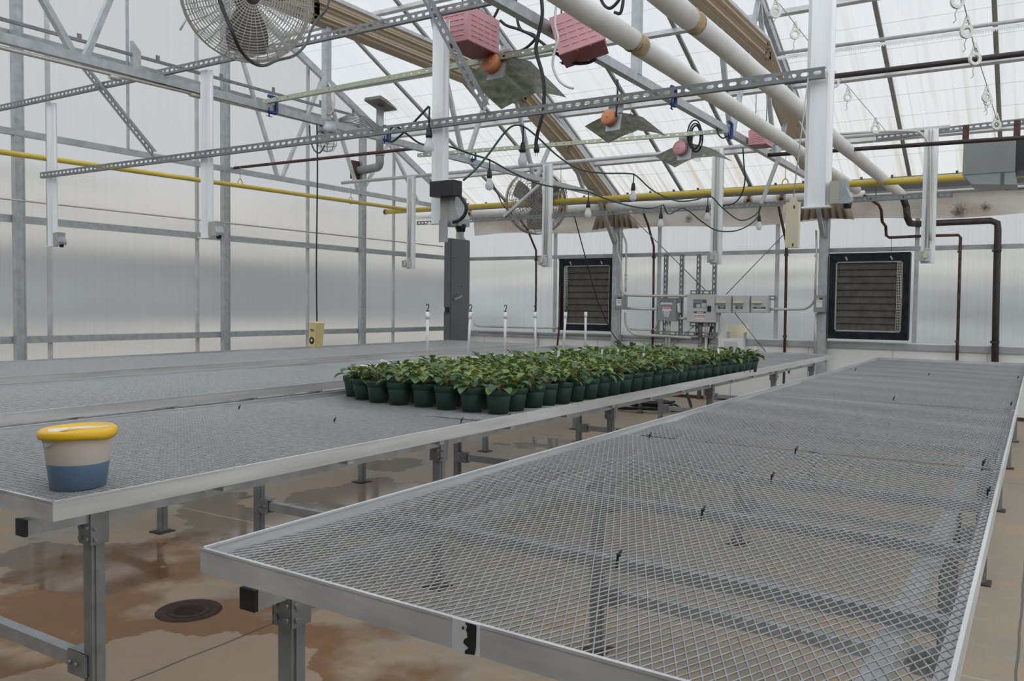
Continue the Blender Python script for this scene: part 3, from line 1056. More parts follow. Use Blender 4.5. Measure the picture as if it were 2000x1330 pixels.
POTPROF = [(.0001, .006), (.056, .006), (.058, 0), (.060, .0), (.074, .104), (.0735, .106), (.080, .108), (.0825, .142), (.0815, .144), (.078, .143), (.0765, .12), (.074, .11)]
protos = []
for k in range(7):
    root = thing('potted_poinsettia', 'proto', 'potted plant', (0, 0, 0), 'young poinsettias in green pots')
    MB().lathe(POTPROF, 28).build('pot', 'pot', root)
    MB().lathe([(.0001, .128), (.04, .127), (.0765, .122)], 20).build('soil', 'soil', root)
    fb, sb, ti = foliage(100 + k, 15 + k % 4, 1.2, .064 + .010 * (k % 3)) if k != 5 else foliage(105, 6, 1.2, .06)
    o = fb.build('foliage', 'leaf', root); colour(o, ti)
    sb.build('stem', 'stem', root)
    protos.append(root)
tagm = MB().box((-.010, -.0006, .10), (.010, .0006, .262))
tagproto = tagm.build('plant_label', 'white', None, (0, 0, 0))

ORD = ['first', 'second', 'third', 'fourth', 'fifth', 'sixth', 'seventh', 'eighth', 'ninth', 'tenth', 'eleventh', 'twelfth', 'thirteenth', 'fourteenth', 'fifteenth',
       'sixteenth', 'seventeenth', 'eighteenth', 'nineteenth', 'twentieth', 'twenty-first', 'twenty-second', 'twenty-third', 'twenty-fourth', 'twenty-fifth', 'twenty-sixth']
FILE = ['along the bench edge by the aisle', 'one file in from the aisle edge', 'two files in from the aisle edge', 'three files in from the aisle edge',
        'three files in from the white risers', 'two files in from the white risers', 'one file in from the white risers', 'along the side nearest the white risers']
rnd = random.Random(11)
NF, NR_ = 8, 26
k = 0
for j in range(NR_):
    for i in range(NF):
        x = -2.737 - .1865 * i + .0095 * j * .9 + rnd.uniform(-.008, .008)
        y = 4.20 + .1755 * j + (0, 0, 0, .0, .0, .01, .06, .17)[i] * (1 - min(1, j / 10)) + rnd.uniform(-.010, .010)
        own = {0: 0, 1: 1, 2: 2, 3: 3, 4: 4, 6: 6, 7: 5}      # the first of each kind stands itself; the rest are copies
        q = (k * 5 + i * 3 + j) % 7
        pr = protos[own[k]] if k in own else protos[5] if (i, j) in ((7, 1), (6, 1), (5, 1), (7, 2)) else protos[q if q != 5 else 2]
        if k in own:
            r = pr
        else:
            r = pr.copy(); C.objects.link(r)
            for ch in pr.children:
                if ch.name.startswith('plant_label'):
                    continue
                c = ch.copy(); C.objects.link(c); c.parent = r
        r.location = (x, y, ZM + .004)
        r.rotation_euler = (rnd.uniform(-.02, .02), rnd.uniform(-.02, .02), rnd.uniform(0, 6.28))
        if j == 0:
            if i == 0: lab = 'green pot of poinsettia at the near corner by the aisle'
            elif i == 7: lab = 'green pot of sparse poinsettia at the far left end of the front row'
            else: lab = f'green potted poinsettia, {ORD[i]} from the aisle in the front row'
        elif j == NR_ - 1:
            lab = f'green potted poinsettia, {ORD[i]} from the aisle in the rearmost row'
        else:
            lab = f'green potted poinsettia, {ORD[j]} from the front, {FILE[i]}'
        r['label'] = lab
        if (i == 0 and j in (19, 21, 22, 23, 24, 25)) or (i == 1 and j in (13, 17, 20)) or (i > 1 and j > 11 and rnd.random() < .10):
            c = tagproto.copy(); C.objects.link(c); c.parent = r
            c.location = (.03, .01, 0); c.rotation_euler = (rnd.uniform(-.2, .2), rnd.uniform(-.15, .15), rnd.uniform(0, 3))
        k += 1
bpy.data.objects.remove(tagproto, do_unlink=True)

# ------------------------------------------------------------------ pail with yellow lid
pc = at(145, 953, Z=ZM)
pc = Vector((pc.x + .005, pc.y + .012, ZM + .004))
PS = .93
t = thing('pail', 'milky plastic pail of blue liquid under a yellow lid', 'pail', pc)
body = [(.0001, .0), (.088, .0), (.094, .006), (.1175, .178), (.120, .186), (.116, .186)]
prf = lambda z: .094 + (.1175 - .094) * (z - .006) / .172
MB().lathe([(r * PS, h) for r, h in body], 40, pc).build('body', 'pailp', t)
MB().lathe([(r * PS, h) for r, h in [(.0001, -.0012), (.0885, -.0012), (.0950, .005), (prf(.086) + .0010, .086), (prf(.088) + .0002, .0885)]], 40, pc).build('liquid', 'liquid', t)
lid = MB()
n = 48
vs, fs = [], []
prof = [(.118, .178), (.131, .176), (.135, .186), (.132, .200), (.122, .207), (.108, .205), (.100, .199), (.0001, .199)]
for r, h in [(r * PS, h) for r, h in prof]:
    for q in range(n):
        a = 2 * math.pi * q / n
        bulge = 1 + .05 * math.exp(-((a - .25 + math.pi) % (2 * math.pi) - math.pi) ** 2 * 4) * (r > .10)
        dz = -.007 * math.exp(-((a - .25 + math.pi) % (2 * math.pi) - math.pi) ** 2 * 5) * (r > .10)
        vs.append((pc.x + r * bulge * math.cos(a), pc.y + r * bulge * math.sin(a), pc.z + h + dz + .004 * math.cos(a - .6)))
for q in range(len(prof) - 1):
    for w in range(n):
        w2 = (w + 1) % n
        fs.append((q * n + w, q * n + w2, (q + 1) * n + w2, (q + 1) * n + w))
lid.add(vs, fs, True)
lid.build('lid', 'lid', t)
sp = MB()
nn = 14
right = Vector((_r0.x, _r0.y, 0)); toward = Vector((-_f.x, -_f.y, 0)).normalized()
vs = []
for q in range(nn + 1):
    a = math.pi * q / nn
    for dz in (0, 1):
        aa = -.95 + .85 * q / nn
        d = toward * math.cos(aa) + right * math.sin(aa)
        rr = .121 * PS
        z = .183 - dz * .030 * math.sin(a)
        vs.append(pc + d * (rr + .004 - dz * .004) + Vector((0, 0, z)))
sp.add(vs, [(2 * q, 2 * q + 1, 2 * q + 3, 2 * q + 2) for q in range(nn)], True)
sp.build('spout', 'white', t)
pp = MB()
for (cx, cy, pts, dz) in ((0, 0, [(-.045, -.07), (-.035, -.095), (-.02, -.10), (.005, -.055), (.0, -.03), (.06, .0), (.07, .02), (.115, .055), (.06, .045), (.04, .02), (-.03, -.02), (-.06, -.05)], 0),):
    pts3 = [pc + right * (a - .015) * 1.0 + (-toward) * b * 1.1 + Vector((0, 0, .2025 + .004 * math.sin(a * 60))) for a, b in pts]
    c0 = pc + Vector((0, 0, .205))
    n = len(pts3)
    pp.add(pts3 + [p + Vector((0, 0, .0025)) for p in pts3], [tuple(range(n))[::-1], tuple(range(n, 2 * n))] + [(q, (q + 1) % n, n + (q + 1) % n, n + q) for q in range(n)])
tag(pp.build('paper_scrap', 'paper'), 'torn cream paper scrap lying on the yellow pail lid', 'paper')

# ------------------------------------------------------------------ white plastic irrigation risers on the second bench
zr = ZM + .045
pv = thing('irrigation_pipe', 'white plastic irrigation pipe lying on the bench behind the plants', 'pipe', (-5.45, 8.5, ZM))
p0 = at(706, 717, Z=zr + .02); xs = []
ris = [at(u, v, Z=zr) for u, v in ((835, 706), (914, 700), (986, 696), (1046, 691), (1100, 687), (1143, 683))]
MB().cyl(p0, ris[0], .017, 10).tube(ris, .017, 10).build('main_pipe', 'pvc', pv)
MB().lathe([(.0001, -.012), (.022, -.012), (.023, .02), (.018, .022)], 14, p0, (ris[0] - p0)).build('end_cap', 'pvc', pv)
j = at(750, 713, Z=zr + .02)
MB().lathe([(.019, -.03), (.026, -.03), (.026, .03), (.019, .03)], 14, j, (ris[0] - p0)).build('coupling', 'black', pv)
for q, p in enumerate(ris):
    MB().lathe([(.02, -.05), (.023, -.05), (.023, .05), (.02, .05)], 12, p, (0, 1, 0)).build('tee', 'pvc', pv)
lat = MB().cyl(at(746, 706, Z=zr), at(845, 719, Z=zr), .015, 10).build('side_pipe', 'pvc', pv)
MB().lathe([(.0001, -.01), (.021, -.01), (.021, .025), (.016, .03)], 12, at(746, 706, Z=zr), (1, -.4, 0)).build('end_cap', 'pvc', lat)
tops = ((835, 610), (919, 609), (987, 611), (1045, 613), (1105, 612), (1144, 613))
for q, (p, tp) in enumerate(zip(ris, tops)):
    e = at(tp[0], tp[1], Y=p.y); e.z = 1.44
    t = thing('riser', ['white riser pipe nearest the viewer, with a black hook', 'white riser pipe leaning in front of the tall grey cabinet', 'white riser pipe third from the left, with a black hook',
                        'white riser pipe in front of the thin brown gas pipe', 'white riser pipe leaning at the left edge of the left louver', 'white riser pipe in front of the left louver slats'][q], 'riser', p, 'white risers with black hooks')
    MB().cyl(p, e, .0165, 10).build('pipe', 'pvc', t)
    d = (e - p).normalized()
    MB().lathe([(.017, -.075), (.0225, -.075), (.0225, -.03), (.0205, -.028), (.0205, 0), (.0001, 0)], 12, e, d).build('cap', 'pvc', t)
    hk = MB().cyl(e, e + Vector((0, 0, .012)), .018, 8)
    hk.tube(curve([e + Vector((0, 0, .01)), e + Vector((.004, 0, .03)), e + Vector((.022, -.008, .05)), e + Vector((.018, -.01, .075)), e + Vector((-.006, 0, .078)), e + Vector((-.016, 0, .062))], 4), .005, 6)
    hk.build('hook', 'black', t)

# ------------------------------------------------------------------ floor drain
dc = at(369, 1193, Z=0)
t = thing('floor_drain', 'round rusty drain grate sunk in the floor', 'drain', dc)
MB().lathe([(.106, .004), (.128, .009), (.150, .007), (.156, .0)], 32, dc).build('frame', 'drain', t)
g = MB().lathe([(.104, .005), (.075, .005), (.072, .003)], 32, dc)
for q in range(-6, 7):
    x = q * .011
    L = math.sqrt(max(0, .074 ** 2 - x * x))
    g.box((dc.x - L, dc.y + x - .0033, dc.z + .001), (dc.x + L, dc.y + x + .0033, dc.z + .005))
g.build('grate', 'drain', t)
MB().disk(dc + Vector((0, 0, .0012)), .106).build('pit', 'black', t)

# ------------------------------------------------------------------ slotted channels and hanging lamp housings
YC = 4.5           # vertical plane of the nearer lamp row
YD = 10.0          # and of the farther one


def channel(label, p, q, out=(0, -1, 0), name='slotted_channel', **kw):
    return tag(slotted(MB(), p, q, out, **kw).build(name, 'strut'), label, 'channel')


zl, zu = 2.715, 3.445
L0, R0 = at(78, 341, Y=YC), at(1611, 134, Y=YC)
channel('lower slotted channel in front, carrying the near lamp housings', (L0.x, YC, zl), (R0.x, YC, zl))
channel('upper slotted channel in front, crossing above the lower one', (-9.75, YC, zu), (-2.75, YC, zu))
sh = (0, -.07, 0)
channel('slanted slotted brace joining the near channels on the left', at(160, 128, Y=YC - .05), at(298, 300, Y=YC - .05))
channel('slanted slotted brace joining the near channels by the left pink box', at(828, -10, Y=YC - .05), at(945, 208, Y=YC - .05))
zb = 2.735
LB, RB = at(815, 433, Y=YD), at(1806, 390, Y=YD)
channel('far slotted channel carrying the lamp housings at the back', (LB.x, YD - .012, zb), (-.85, YD - .012, zb))
tag(MB().cyl((-9.55, YD + .012, 3.44), (-.9, YD + .012, 3.44), .026, 10).build('support_pipe', 'bar'), 'round pale pipe carrying the tops of the far lamp housings', 'pipe')
channel('dark slotted channel at the top right above the heater', (-1.62, YD, 3.40), (3.2, YD, 3.51), h=.06)
b = MB().bar(at(985, 423, Y=YD - .03), at(1066, 350, Y=YD - .03), .035, .05, (0, 1, 0))
tag(b.build('brace_bar', 'bar'), 'slanted grey bar in front of the far round fan', 'brace')
b = MB().bar(at(1487, 398, Y=YD - .03), at(1522, 305, Y=YD - .03), .035, .05, (0, 1, 0))
tag(b.build('brace_bar', 'bar'), 'slanted grey bar rising beside the hanging beige box', 'brace')


def jbox(t, c, sx, s=1.0, face=-1):
    """weatherproof outlet box on the foot of a lamp housing"""
    x, y, z = c
    b = MB().cbox((x, y, z), (.05 * s, .075 * s, .115 * s)).build('outlet_box', 'putty', t)
    lidm = MB().prism([(0, -.06 * s), (.045 * s, -.06 * s), (.05 * s, -.03 * s), (.028 * s, .02 * s), (.03 * s, .06 * s), (0, .06 * s)], (x + sx * .025 * s, y - .04 * s, z), (sx, 0, 0), (0, 0, 1), (0, 1, 0), .08 * s)
    lidm.build('cover', 'plate', b)
    MB().lathe([(.0001, -.02 * s), (.018 * s, -.02 * s), (.022 * s, .01 * s)], 10, (x + sx * .055 * s, y, z - .062 * s)).build('plug', 'cable', b)


def housing(x, Y, z0, z1, label, w=.135, back=False, box=1, bs=1.0, tilt=0, group='vertical lamp housings'):
    t = thing('lamp_housing', label, 'lamp housing', (x, Y, z0), group)
    yf = Y - (.03 if not back else .005)
    y0 = Y + .045
    poly = [(-w / 2, 0), (-w / 2, -.012), (-w / 2 + .012, -.02), (-w * .38, -.022), (-w * .33, -.040), (w * .33, -.040), (w * .38, -.022), (w / 2 - .012, -.02), (w / 2, -.012), (w / 2, 0)]
    if not back:
        MB().prism([(a, b) for a, b in poly], (x, y0 + .055, z0), (1, 0, 0), (0, 1, 0), (0, 0, 1), z1 - z0).build('housing', 'alu', t)
        e = MB().box((x - w * .5 - .003, y0 + .002, z0 - .004), (x + w * .5 + .003, y0 + .058, z0 + .004))
        e.build('end_plate', 'alu', t)
        jbox(t, (x + box * (w / 2 + .028), y0 + .04, z0 + .07), box, bs)
    else:
        MB().prism([(-w / 2, 0), (-w / 2, .05), (w / 2, .05), (w / 2, 0)][::-1], (x, Y - .047, z0), (1, 0, 0), (0, 1, 0), (0, 0, 1), z1 - z0).build('housing', 'alu', t)
        c = MB()
        for s in (-.02, .012):
            c.cyl((x + s, Y - .066, z0 + .16), (x + s, Y - .066, z1 - .01), .008, 6)
        c.box((x - .035, Y - .085, z0 + .14), (x + .03, Y - .06, z0 + .155))
        c.build('conduit', 'conduit', t)
        b = MB().cbox((x - .01, Y - .095, z0 + .075), (.075, .07, .115)).build('outlet_box', 'boxgrey', t)
        MB().cbox((x - .045, Y - .105, z0 + .07), (.05, .085, .10)).build('cover', 'plate', b)
        MB().box((x - .03, Y - .152, z0 + .05), (x + .01, Y - .147, z0 + .11)).build('window', 'beige', b)
    return t


xs = [at(u, v, Y=YC + .05).x for u, v in ((96, 460), (397, 440), (851, 420), (1593, 380))]
zs = [at(u, v, Y=YC + .05).z for u, v in ((92, 481), (397, 464), (848, 436), (1590, 404))]
housing(xs[0], YC, zs[0], 3.41, 'leftmost hanging lamp housing of the near row', w=.135)
housing(xs[1], YC, zs[1], 3.41, 'near hanging lamp housing second from left, left of the yellow thermostat box', w=.135)
l3 = housing(xs[2], YC, zs[2], 3.41, 'near hanging lamp housing with the black box and cable', bs=1.6)
housing(xs[3], YC - .0, zs[3], 3.41, 'large hanging lamp housing at the right, nearest the white pipes', bs=1.0)
bb = MB().box((at(850, 366, Y=YC + .0).x, YC - .06, at(870, 382, Y=YC - .06).z), (at(897, 366, Y=YC).x, YC + .03, at(870, 352, Y=YC - .06).z))
tag(bb.build('power_box', 'black'), 'black power box fixed across the middle lamp housing', 'box')
pl = MB().box((at(857, 450, Y=YC).x, YC - .0, at(860, 473, Y=YC).z), (at(874, 450, Y=YC).x, YC + .004, at(860, 430, Y=YC).z))
tag(pl.build('metal_plate', 'plate'), 'small bare metal plate under the middle lamp housing', 'plate')
cb = [at(u, v, Y=YC) for u, v in ((895, 379), (905, 392), (911, 405), (907, 420), (897, 430), (885, 434))]
tag(MB().tube(curve(cb), .012, 8).build('cable', 'cable'), 'thick black cable looping from the black box to its outlet', 'cable')
bx = [at(u, v, Y=YD).x for u, v in ((805, 400), (1071, 400), (1402, 400), (1816, 390))]
bz = [at(u, v, Y=YD - .06).z for u, v in ((805, 525), (1068, 521), (1398, 516), (1812, 514))]
lb = ['far lamp housing left of the tall grey cabinet', 'far lamp housing beside the round wall fan', 'far lamp housing above the main control panel', 'far lamp housing with the curved conduit, left of the heater']
for x, z, l in zip(bx, bz, lb):
    housing(x, YD, z, 3.43, l, w=.135, back=True)
cc = [at(u, v, Y=YD - .12) for u, v in ((1640, 262), (1700, 258), (1780, 256), (1800, 262), (1813, 280), (1817, 310), (1817, 470))]
tag(MB().tube(curve(cc, 8), .014, 8).build('conduit', 'conduit'), 'curved pale conduit running down the far right lamp housing', 'conduit')

# yellowish struts laid across the truss chords, with blue clamps
def zincbar(a, b, label):
    return tag(slotted(MB(), a, b, (0, -1, 0), h=.04, d=.04, pitch=.09, sl=.03, sh=.012).build('zinc_strut', 'zinc'), label, 'strut')


zincbar(at(512, 205, X=-6.4) + Vector((0, 0, .03)), at(1096, 88, X=-2.8), 'greenish strut over the truss chords, nearest the pink boxes')
zincbar(at(752, 257, X=-6.4), at(1306, 182, X=-2.8), 'greenish strut carrying the middle orange socket lamp')
zincbar(at(815, 303, X=-6.4), at(1420, 255, X=-2.8), 'greenish strut carrying the far pink socket lamp')


def clamp(u, v, X, label, s=1.0):
    p = at(u, v, X=X)
    t = thing('c_clamp', label, 'clamp', p, 'blue c-clamps')
    fr = MB()
    x = p.x + .05
    pts = [(-.05, .075), (.035, .075), (.05, .06), (.05, -.06), (.035, -.075), (-.05, -.075)]
    fr.tube([(x, p.y + a * s, p.z + b * s) for a, b in pts], .017 * s, 8)
    fr.build('frame', 'blue', t)
    MB().cyl((x, p.y - .04 * s, p.z - .12 * s), (x, p.y - .04 * s, p.z - .03 * s), .007, 6).cyl((x, p.y - .075 * s, p.z - .115 * s), (x, p.y - .005 * s, p.z - .115 * s), .004, 5).build('screw', 'blue', t)


clamp(525, 206, -6.33, 'blue clamp on the left truss at the near greenish strut')
clamp(749, 262, -6.33, 'blue clamp on the left truss behind the lower near channel')
clamp(919, 303, -6.33, 'small blue clamp on the left truss near the hanging bulbs', .8)
clamp(1092, 96, -2.87, 'blue clamp on the right truss below the right pink box')
clamp(1305, 190, -2.87, 'blue clamp on the right truss at the slotted channel')
clamp(1417, 255, -2.87, 'blue clamp on the right truss below the white pipes')

# ------------------------------------------------------------------ pink ballast boxes
def louvres(mb, o, ex, ez, out, cols, rows, w, h, mx, mz):
    for c in range(cols):
        for r in range(rows):
            p = o + ex * (mx + (w - 2 * mx) * (c + .1) / cols) + ez * (mz + (h - 2 * mz) * (r + .5) / rows)
            L = (w - 2 * mx) / cols * .76
            q = p + ex * L
            t = .006
            mb.add([p, q, q + out * t - ez * .009, p + out * t - ez * .009, p - ez * .0095, q - ez * .0095], [(0, 1, 2, 3), (3, 2, 5, 4), (0, 3, 4), (1, 5, 2)])


def ballast(c, ex, ey, ez, w, d, h, label, top):
    ex, ey, ez = Vector(ex).normalized(), Vector(ey).normalized(), Vector(ez).normalized()
    c = Vector(c)      # near lower corner: +ex side face right, -ey front
    t = thing('ballast_box', label, 'ballast', c, 'pink ballast boxes')
    m = c - ex * w / 2 + ey * d / 2 + ez * h / 2
    case = MB().obox(m, ex, ey, ez, (w, d, h))
    for args in ((c - ex * w, ex, ez, -ey, 4, 5, w, h, .03, .03), (c.copy(), ey, ez, ex, 4, 5, d, h, .03, .03)):
        louvres(case, *args)
    case.build('case', 'pink', t)
    MB().obox(m - ez * (h / 2 + .003), ex, ey, ez, (w - .004, d - .004, .006)).build('bottom_plate', 'maroon', t)
    tp = MB().obox(m + ez * (h / 2 + .005), ex, ey, ez, (w * .9, d * .8, .01))
    tp.build('top_plate', 'maroon', t)
    sc = MB()
    for a, b in ((-.45, .5), (.45, .5), (-.1, -.02), (.2, -.02)):
        q = m - ez * (h / 2 + .006) + ex * a * w + ey * (b - .5) * d * .9
        sc.lathe([(.0001, -.006), (.007, -.004), (.007, 0)], 6, q)
    sc.build('screws', 'grey', t)
    for s in (-.3, .3):
        p = m + ez * h / 2 + ex * s * w
        MB().cyl(p, (p.x, p.y, top), .006, 6).build('hanger', 'wire', t)
    return t, m


a = at(914, 77, Y=4.75)
x0 = at(860, 85, Y=4.75).x
y1 = at(975, 88, X=a.x).y
zt = at(914, 8, Y=4.75).z
ballast((a.x, 4.75, a.z), (1, 0, 0), (0, 1, 0), (0, 0, 1), a.x - x0, min(y1 - 4.75, .5), zt - a.z, 'pink ballast box left, below the upper channel', 4.3)
lp = MB().box((x0 + .0, 4.742, a.z + .12), (x0 + .09, 4.749, a.z + .23))
a2 = at(1180, 76, Y=4.95)
b2_ = at(1092, 107, Y=4.85)
exv = (a2 - b2_).normalized()
eyv = Vector((-exv.y, exv.x, 0)).normalized()
ezv = exv.cross(eyv)
tb, m2 = ballast(a2, exv, eyv, ezv, (a2 - b2_).length, .30, .25, 'pink ballast box right, hanging askew behind a white pipe', 4.3)
# third ballast, mostly hidden behind the white pipes far off
pb3 = at(1497, 275, Y=9.3)
ballast((pb3.x, 9.3, at(1497, 280, Y=9.3).z), (1, 0, 0), (0, 1, 0), (0, 0, 1), .2, .25, .16, 'far pink ballast box peeping out below the white pipe', 3.9)

# ------------------------------------------------------------------ reflector lamps
def reflector(c, label, disc, half, L, yaw, pitch, hook, s=1.0, curl=.042):
    ax = Vector((math.sin(yaw) * math.cos(pitch), math.cos(yaw) * math.cos(pitch), math.sin(pitch)))
    sd = Vector((math.cos(yaw), -math.sin(yaw), 0))
    up = sd.cross(ax)
    t = thing('reflector_lamp', label, 'lamp', c, 'reflector lamps')
    c = Vector(c)
    n = 16
    vs, fs = [], []
    for side in (0, 1):
        for k in range(n + 1):
            f = -1 + 2 * k / n
            z = -curl * abs(f) ** 1.6 * 2 + (.012 if abs(f) < .1 else 0)
            for e in (0, 1):
                vs.append(c + sd * f * half + up * (z - side * .004) + ax * (L * e - .06))
    m_ = 2 * (n + 1)
    for k in range(n):
        b = k * 2
        fs += [(b, b + 1, b + 3, b + 2), (m_ + b, m_ + b + 2, m_ + b + 3, m_ + b + 1)]
    mb = MB().add(vs, fs, False)
    for q in (.18, -.18):
        mb.obox(c + sd * half * q + up * .004 + ax * (L / 2 - .06), ax, sd, up, (L, .02, .012))
    mb.build('reflector', 'refl', t)
    br = MB().obox(c + ax * -.05 + up * -.045, sd, up, ax, (.13 * s, .20 * s, .012)).build('bracket', 'plate', t)
    d = MB().lathe([(.0001, -.052 * s), (.055 * s, -.052 * s), (.060 * s, -.046 * s), (.060 * s, -.0), (.056 * s, 0)], 24, c + ax * -.055 + up * -.05 - sd * .03 * s, ax)
    d.lathe([(.0001, -.056 * s), (.012 * s, -.055 * s), (.013 * s, -.05 * s)], 10, c + ax * -.055 + up * -.05 - sd * .03 * s, ax)
    d.build('junction_cover', disc, t)
    sk = MB().lathe([(.0001, .0), (.026 * s, .0), (.024 * s, .05 * s), (.02 * s, .055 * s)], 14, c + ax * -.04 + up * -.075, ax).build('socket', 'conduit', t)
    MB().lathe([(.018 * s, .05 * s), (.028 * s, .09 * s), (.031 * s, .17 * s), (.026 * s, .24 * s), (.014 * s, .265 * s), (.0001, .27 * s)], 16, c + ax * -.04 + up * -.075, ax).build('bulb', 'glassc', t)
    hk = MB().tube([c + up * .01 + ax * -.03, Vector((hook.x, hook.y, hook.z))], .003, 5)
    ch = c + up * .02 + ax * (L * .55)
    q = Vector((hook.x + .08, hook.y, hook.z))
    for k in range(14):
        a_, b_ = ch.lerp(q, k / 14), ch.lerp(q, (k + .75) / 14)
        hk.cyl(a_, b_, .0045 if k % 2 else .0028, 5)
    hk.build('hanging_chain', 'wire', t)
    return t


h1 = at(984, 104, Y=5.36); h2 = at(1216, 190, Y=7.2); h3 = at(1360, 262, Y=8.7)
reflector(at(985, 124, Y=5.2), 'large hanging reflector lamp with an orange socket cover, nearest the left pink box', 'orange', .31, .46, .12, -.36, h1, 1.18)
reflector(at(1207, 226, Y=7.1), 'middle hanging reflector lamp with an orange socket cover', 'orange', .31, .42, .12, -.22, h2, 1.2)
reflector(at(1343, 284, Y=8.6), 'farthest hanging reflector lamp with a pink socket cover', 'pink', .34, .44, .12, -.13, h3, 1.25, .05)
co = thing('cable_coil', 'coil of black cable hanging above the pink socket lamp', 'cable', at(1357, 285, Y=8.5))
mb = MB()
pc3 = at(1356, 263, Y=8.5)
for k, (rx, rz) in enumerate(((.075, .15), (.065, .13), (.05, .12), (.07, .14))):
    mb.tube([pc3 + Vector((rx * math.cos(a), .02 * k, rz * math.sin(a) - .01 * k)) for a in [2 * math.pi * q / 22 for q in range(23)]], .008, 6, cap=False)
mb.build('loops', 'cable', co)

# cables round the pink boxes
def cab(pts, r, m, label, name='cable', Y=5.2, n=6):
    q = [at(p[0], p[1], Y=p[2] if len(p) > 2 else Y) for p in pts]
    return tag(MB().tube(curve(q, n), r, 6).build(name, m), label, 'cable')


cab([(985, -10), (968, 28), (955, 45), (940, 35)], .010, 'cable', 'black cable dropping behind the left pink box', Y=5.2)
cab([(1007, -10), (1010, 35), (1018, 58), (1043, 68), (1044, 78), (1020, 98), (985, 105), (976, 120)], .010, 'cable', 'black cable feeding the near orange socket lamp', Y=5.15)
cab([(977, 40), (990, 50), (1015, 58), (1043, 72), (1080, 100), (1115, 122), (1145, 123), (1165, 115)], .011, 'cable', 'black cable swinging under the right pink box', Y=5.1)
cab([(1057, -10), (1059, 30), (1050, 75), (1047, 100), (1058, 140), (1063, 175), (1060, 220), (1050, 260), (1046, 285)], .012, 'cable', 'long black cable hanging down to a loose plug', Y=4.75)
pg = at(1048, 291, Y=4.75)
t = thing('plug', 'loose black plug at the end of the long hanging cable', 'plug', pg)
MB().lathe([(.0001, .03), (.012, .028), (.02, .0), (.017, -.022), (.0001, -.024)], 10, pg).build('body', 'cable', t)
MB().cbox((pg.x - .006, pg.y, pg.z - .035), (.004, .002, .028)).cbox((pg.x + .008, pg.y, pg.z - .035), (.004, .002, .028)).build('prongs', 'plate', t)
cab([(1092, -10), (1086, 15), (1084, 50), (1090, 75), (1082, 105), (1080, 130), (1090, 155), (1105, 168), (1120, 173)], .008, 'wcable', 'loose white cable dangling left of the right pink box', Y=4.7)
cab([(1171, -8), (1180, 10), (1192, 16), (1206, 4), (1213, -10)], .011, 'cable', 'black cable looped above the right pink box', Y=5.2)
cab([(1200, 24), (1211, 26), (1216, 10), (1218, -10)], .011, 'cable', 'black cable entering the right pink box from above', Y=5.2)
cab([(1206, 155), (1206, 190), (1203, 228)], .009, 'cable', 'straight black cable down to the middle orange socket lamp', Y=7.0)
cab([(1400, 248), (1403, 262), (1412, 270), (1420, 265)], .008, 'cable', 'short black cable loop below the blue clamp', Y=8.4)
cab([(1451, 290), (1453, 320), (1455, 352), (1449, 378), (1435, 396), (1412, 402)], .008, 'cable', 'thin black cable hanging from the right truss to the far channel', Y=9.7)

# ------------------------------------------------------------------ white insulated pipes and the yellow gas line
def wrapped(p, q, r, joints, label, name='insulated_pipe'):
    p, q = Vector(p), Vector(q)
    t = thing(name, label, 'pipe', (p + q) / 2, 'white insulated pipes')
    e = (q - p); L = e.length; e.normalize()
    MB().cyl(p, q, r * .42, 10).build('iron_core', 'rustiron', t)
    cuts = [0] + joints + [L]
    for i in range(len(cuts) - 1):
        a_, b_ = cuts[i] + (.05 if i else 0), cuts[i + 1] - (.05 if i < len(cuts) - 2 else 0)
        n = max(2, int((b_ - a_) / .55))
        pts = [p + e * (a_ + (b_ - a_) * k / n) + Vector((0, 0, .004 * math.sin(k * 2.3))) for k in range(n + 1)]
        MB().tube(pts, r, 18).build('wrap', 'wrap', t)
        for s, d in ((a_, -1), (b_, 1)):
            if 0 < s < L:
                MB().lathe([(r * .45, d * .018), (r * .95, d * .016), (r * 1.03, 0), (r * 1.0, -d * .02)], 18, p + e * s, e).build('wrap_end', 'wrapend', t)
    return t


Z1 = 3.15
q1, p1 = at(1672, 370, Z=Z1), at(1232, 78, Z=Z1)
e1 = (p1 - q1).normalized()
s1 = (at(1242, 85, Z=Z1) - (p1 + e1 * 3.5)).length
wrapped(p1 + e1 * 3.5, q1, .066, [s1], 'left white insulated pipe passing in front of the right pink box')
q2, p2 = at(1762, 381, Z=Z1), at(1358, 45, Z=Z1)
e2 = (p2 - q2).normalized()
s2 = (at(1350, 40, Z=Z1) - (p2 + e2 * 3.2)).length
wrapped(p2 + e2 * 3.2, q2, .066, [s2], 'right white insulated pipe ending at the thick black pipe')
YW = 12.9
pa, pb = at(762, 425, Y=YW), at(1689, 380, Y=YW)
L = (pb - pa).length
jj = [(at(u, 400, Y=YW).x - pa.x) for u in (919, 1100, 1181, 1463, 1527)]
wrapped(pa, pb, .064, jj, 'long white insulated pipe running level along the back wall')

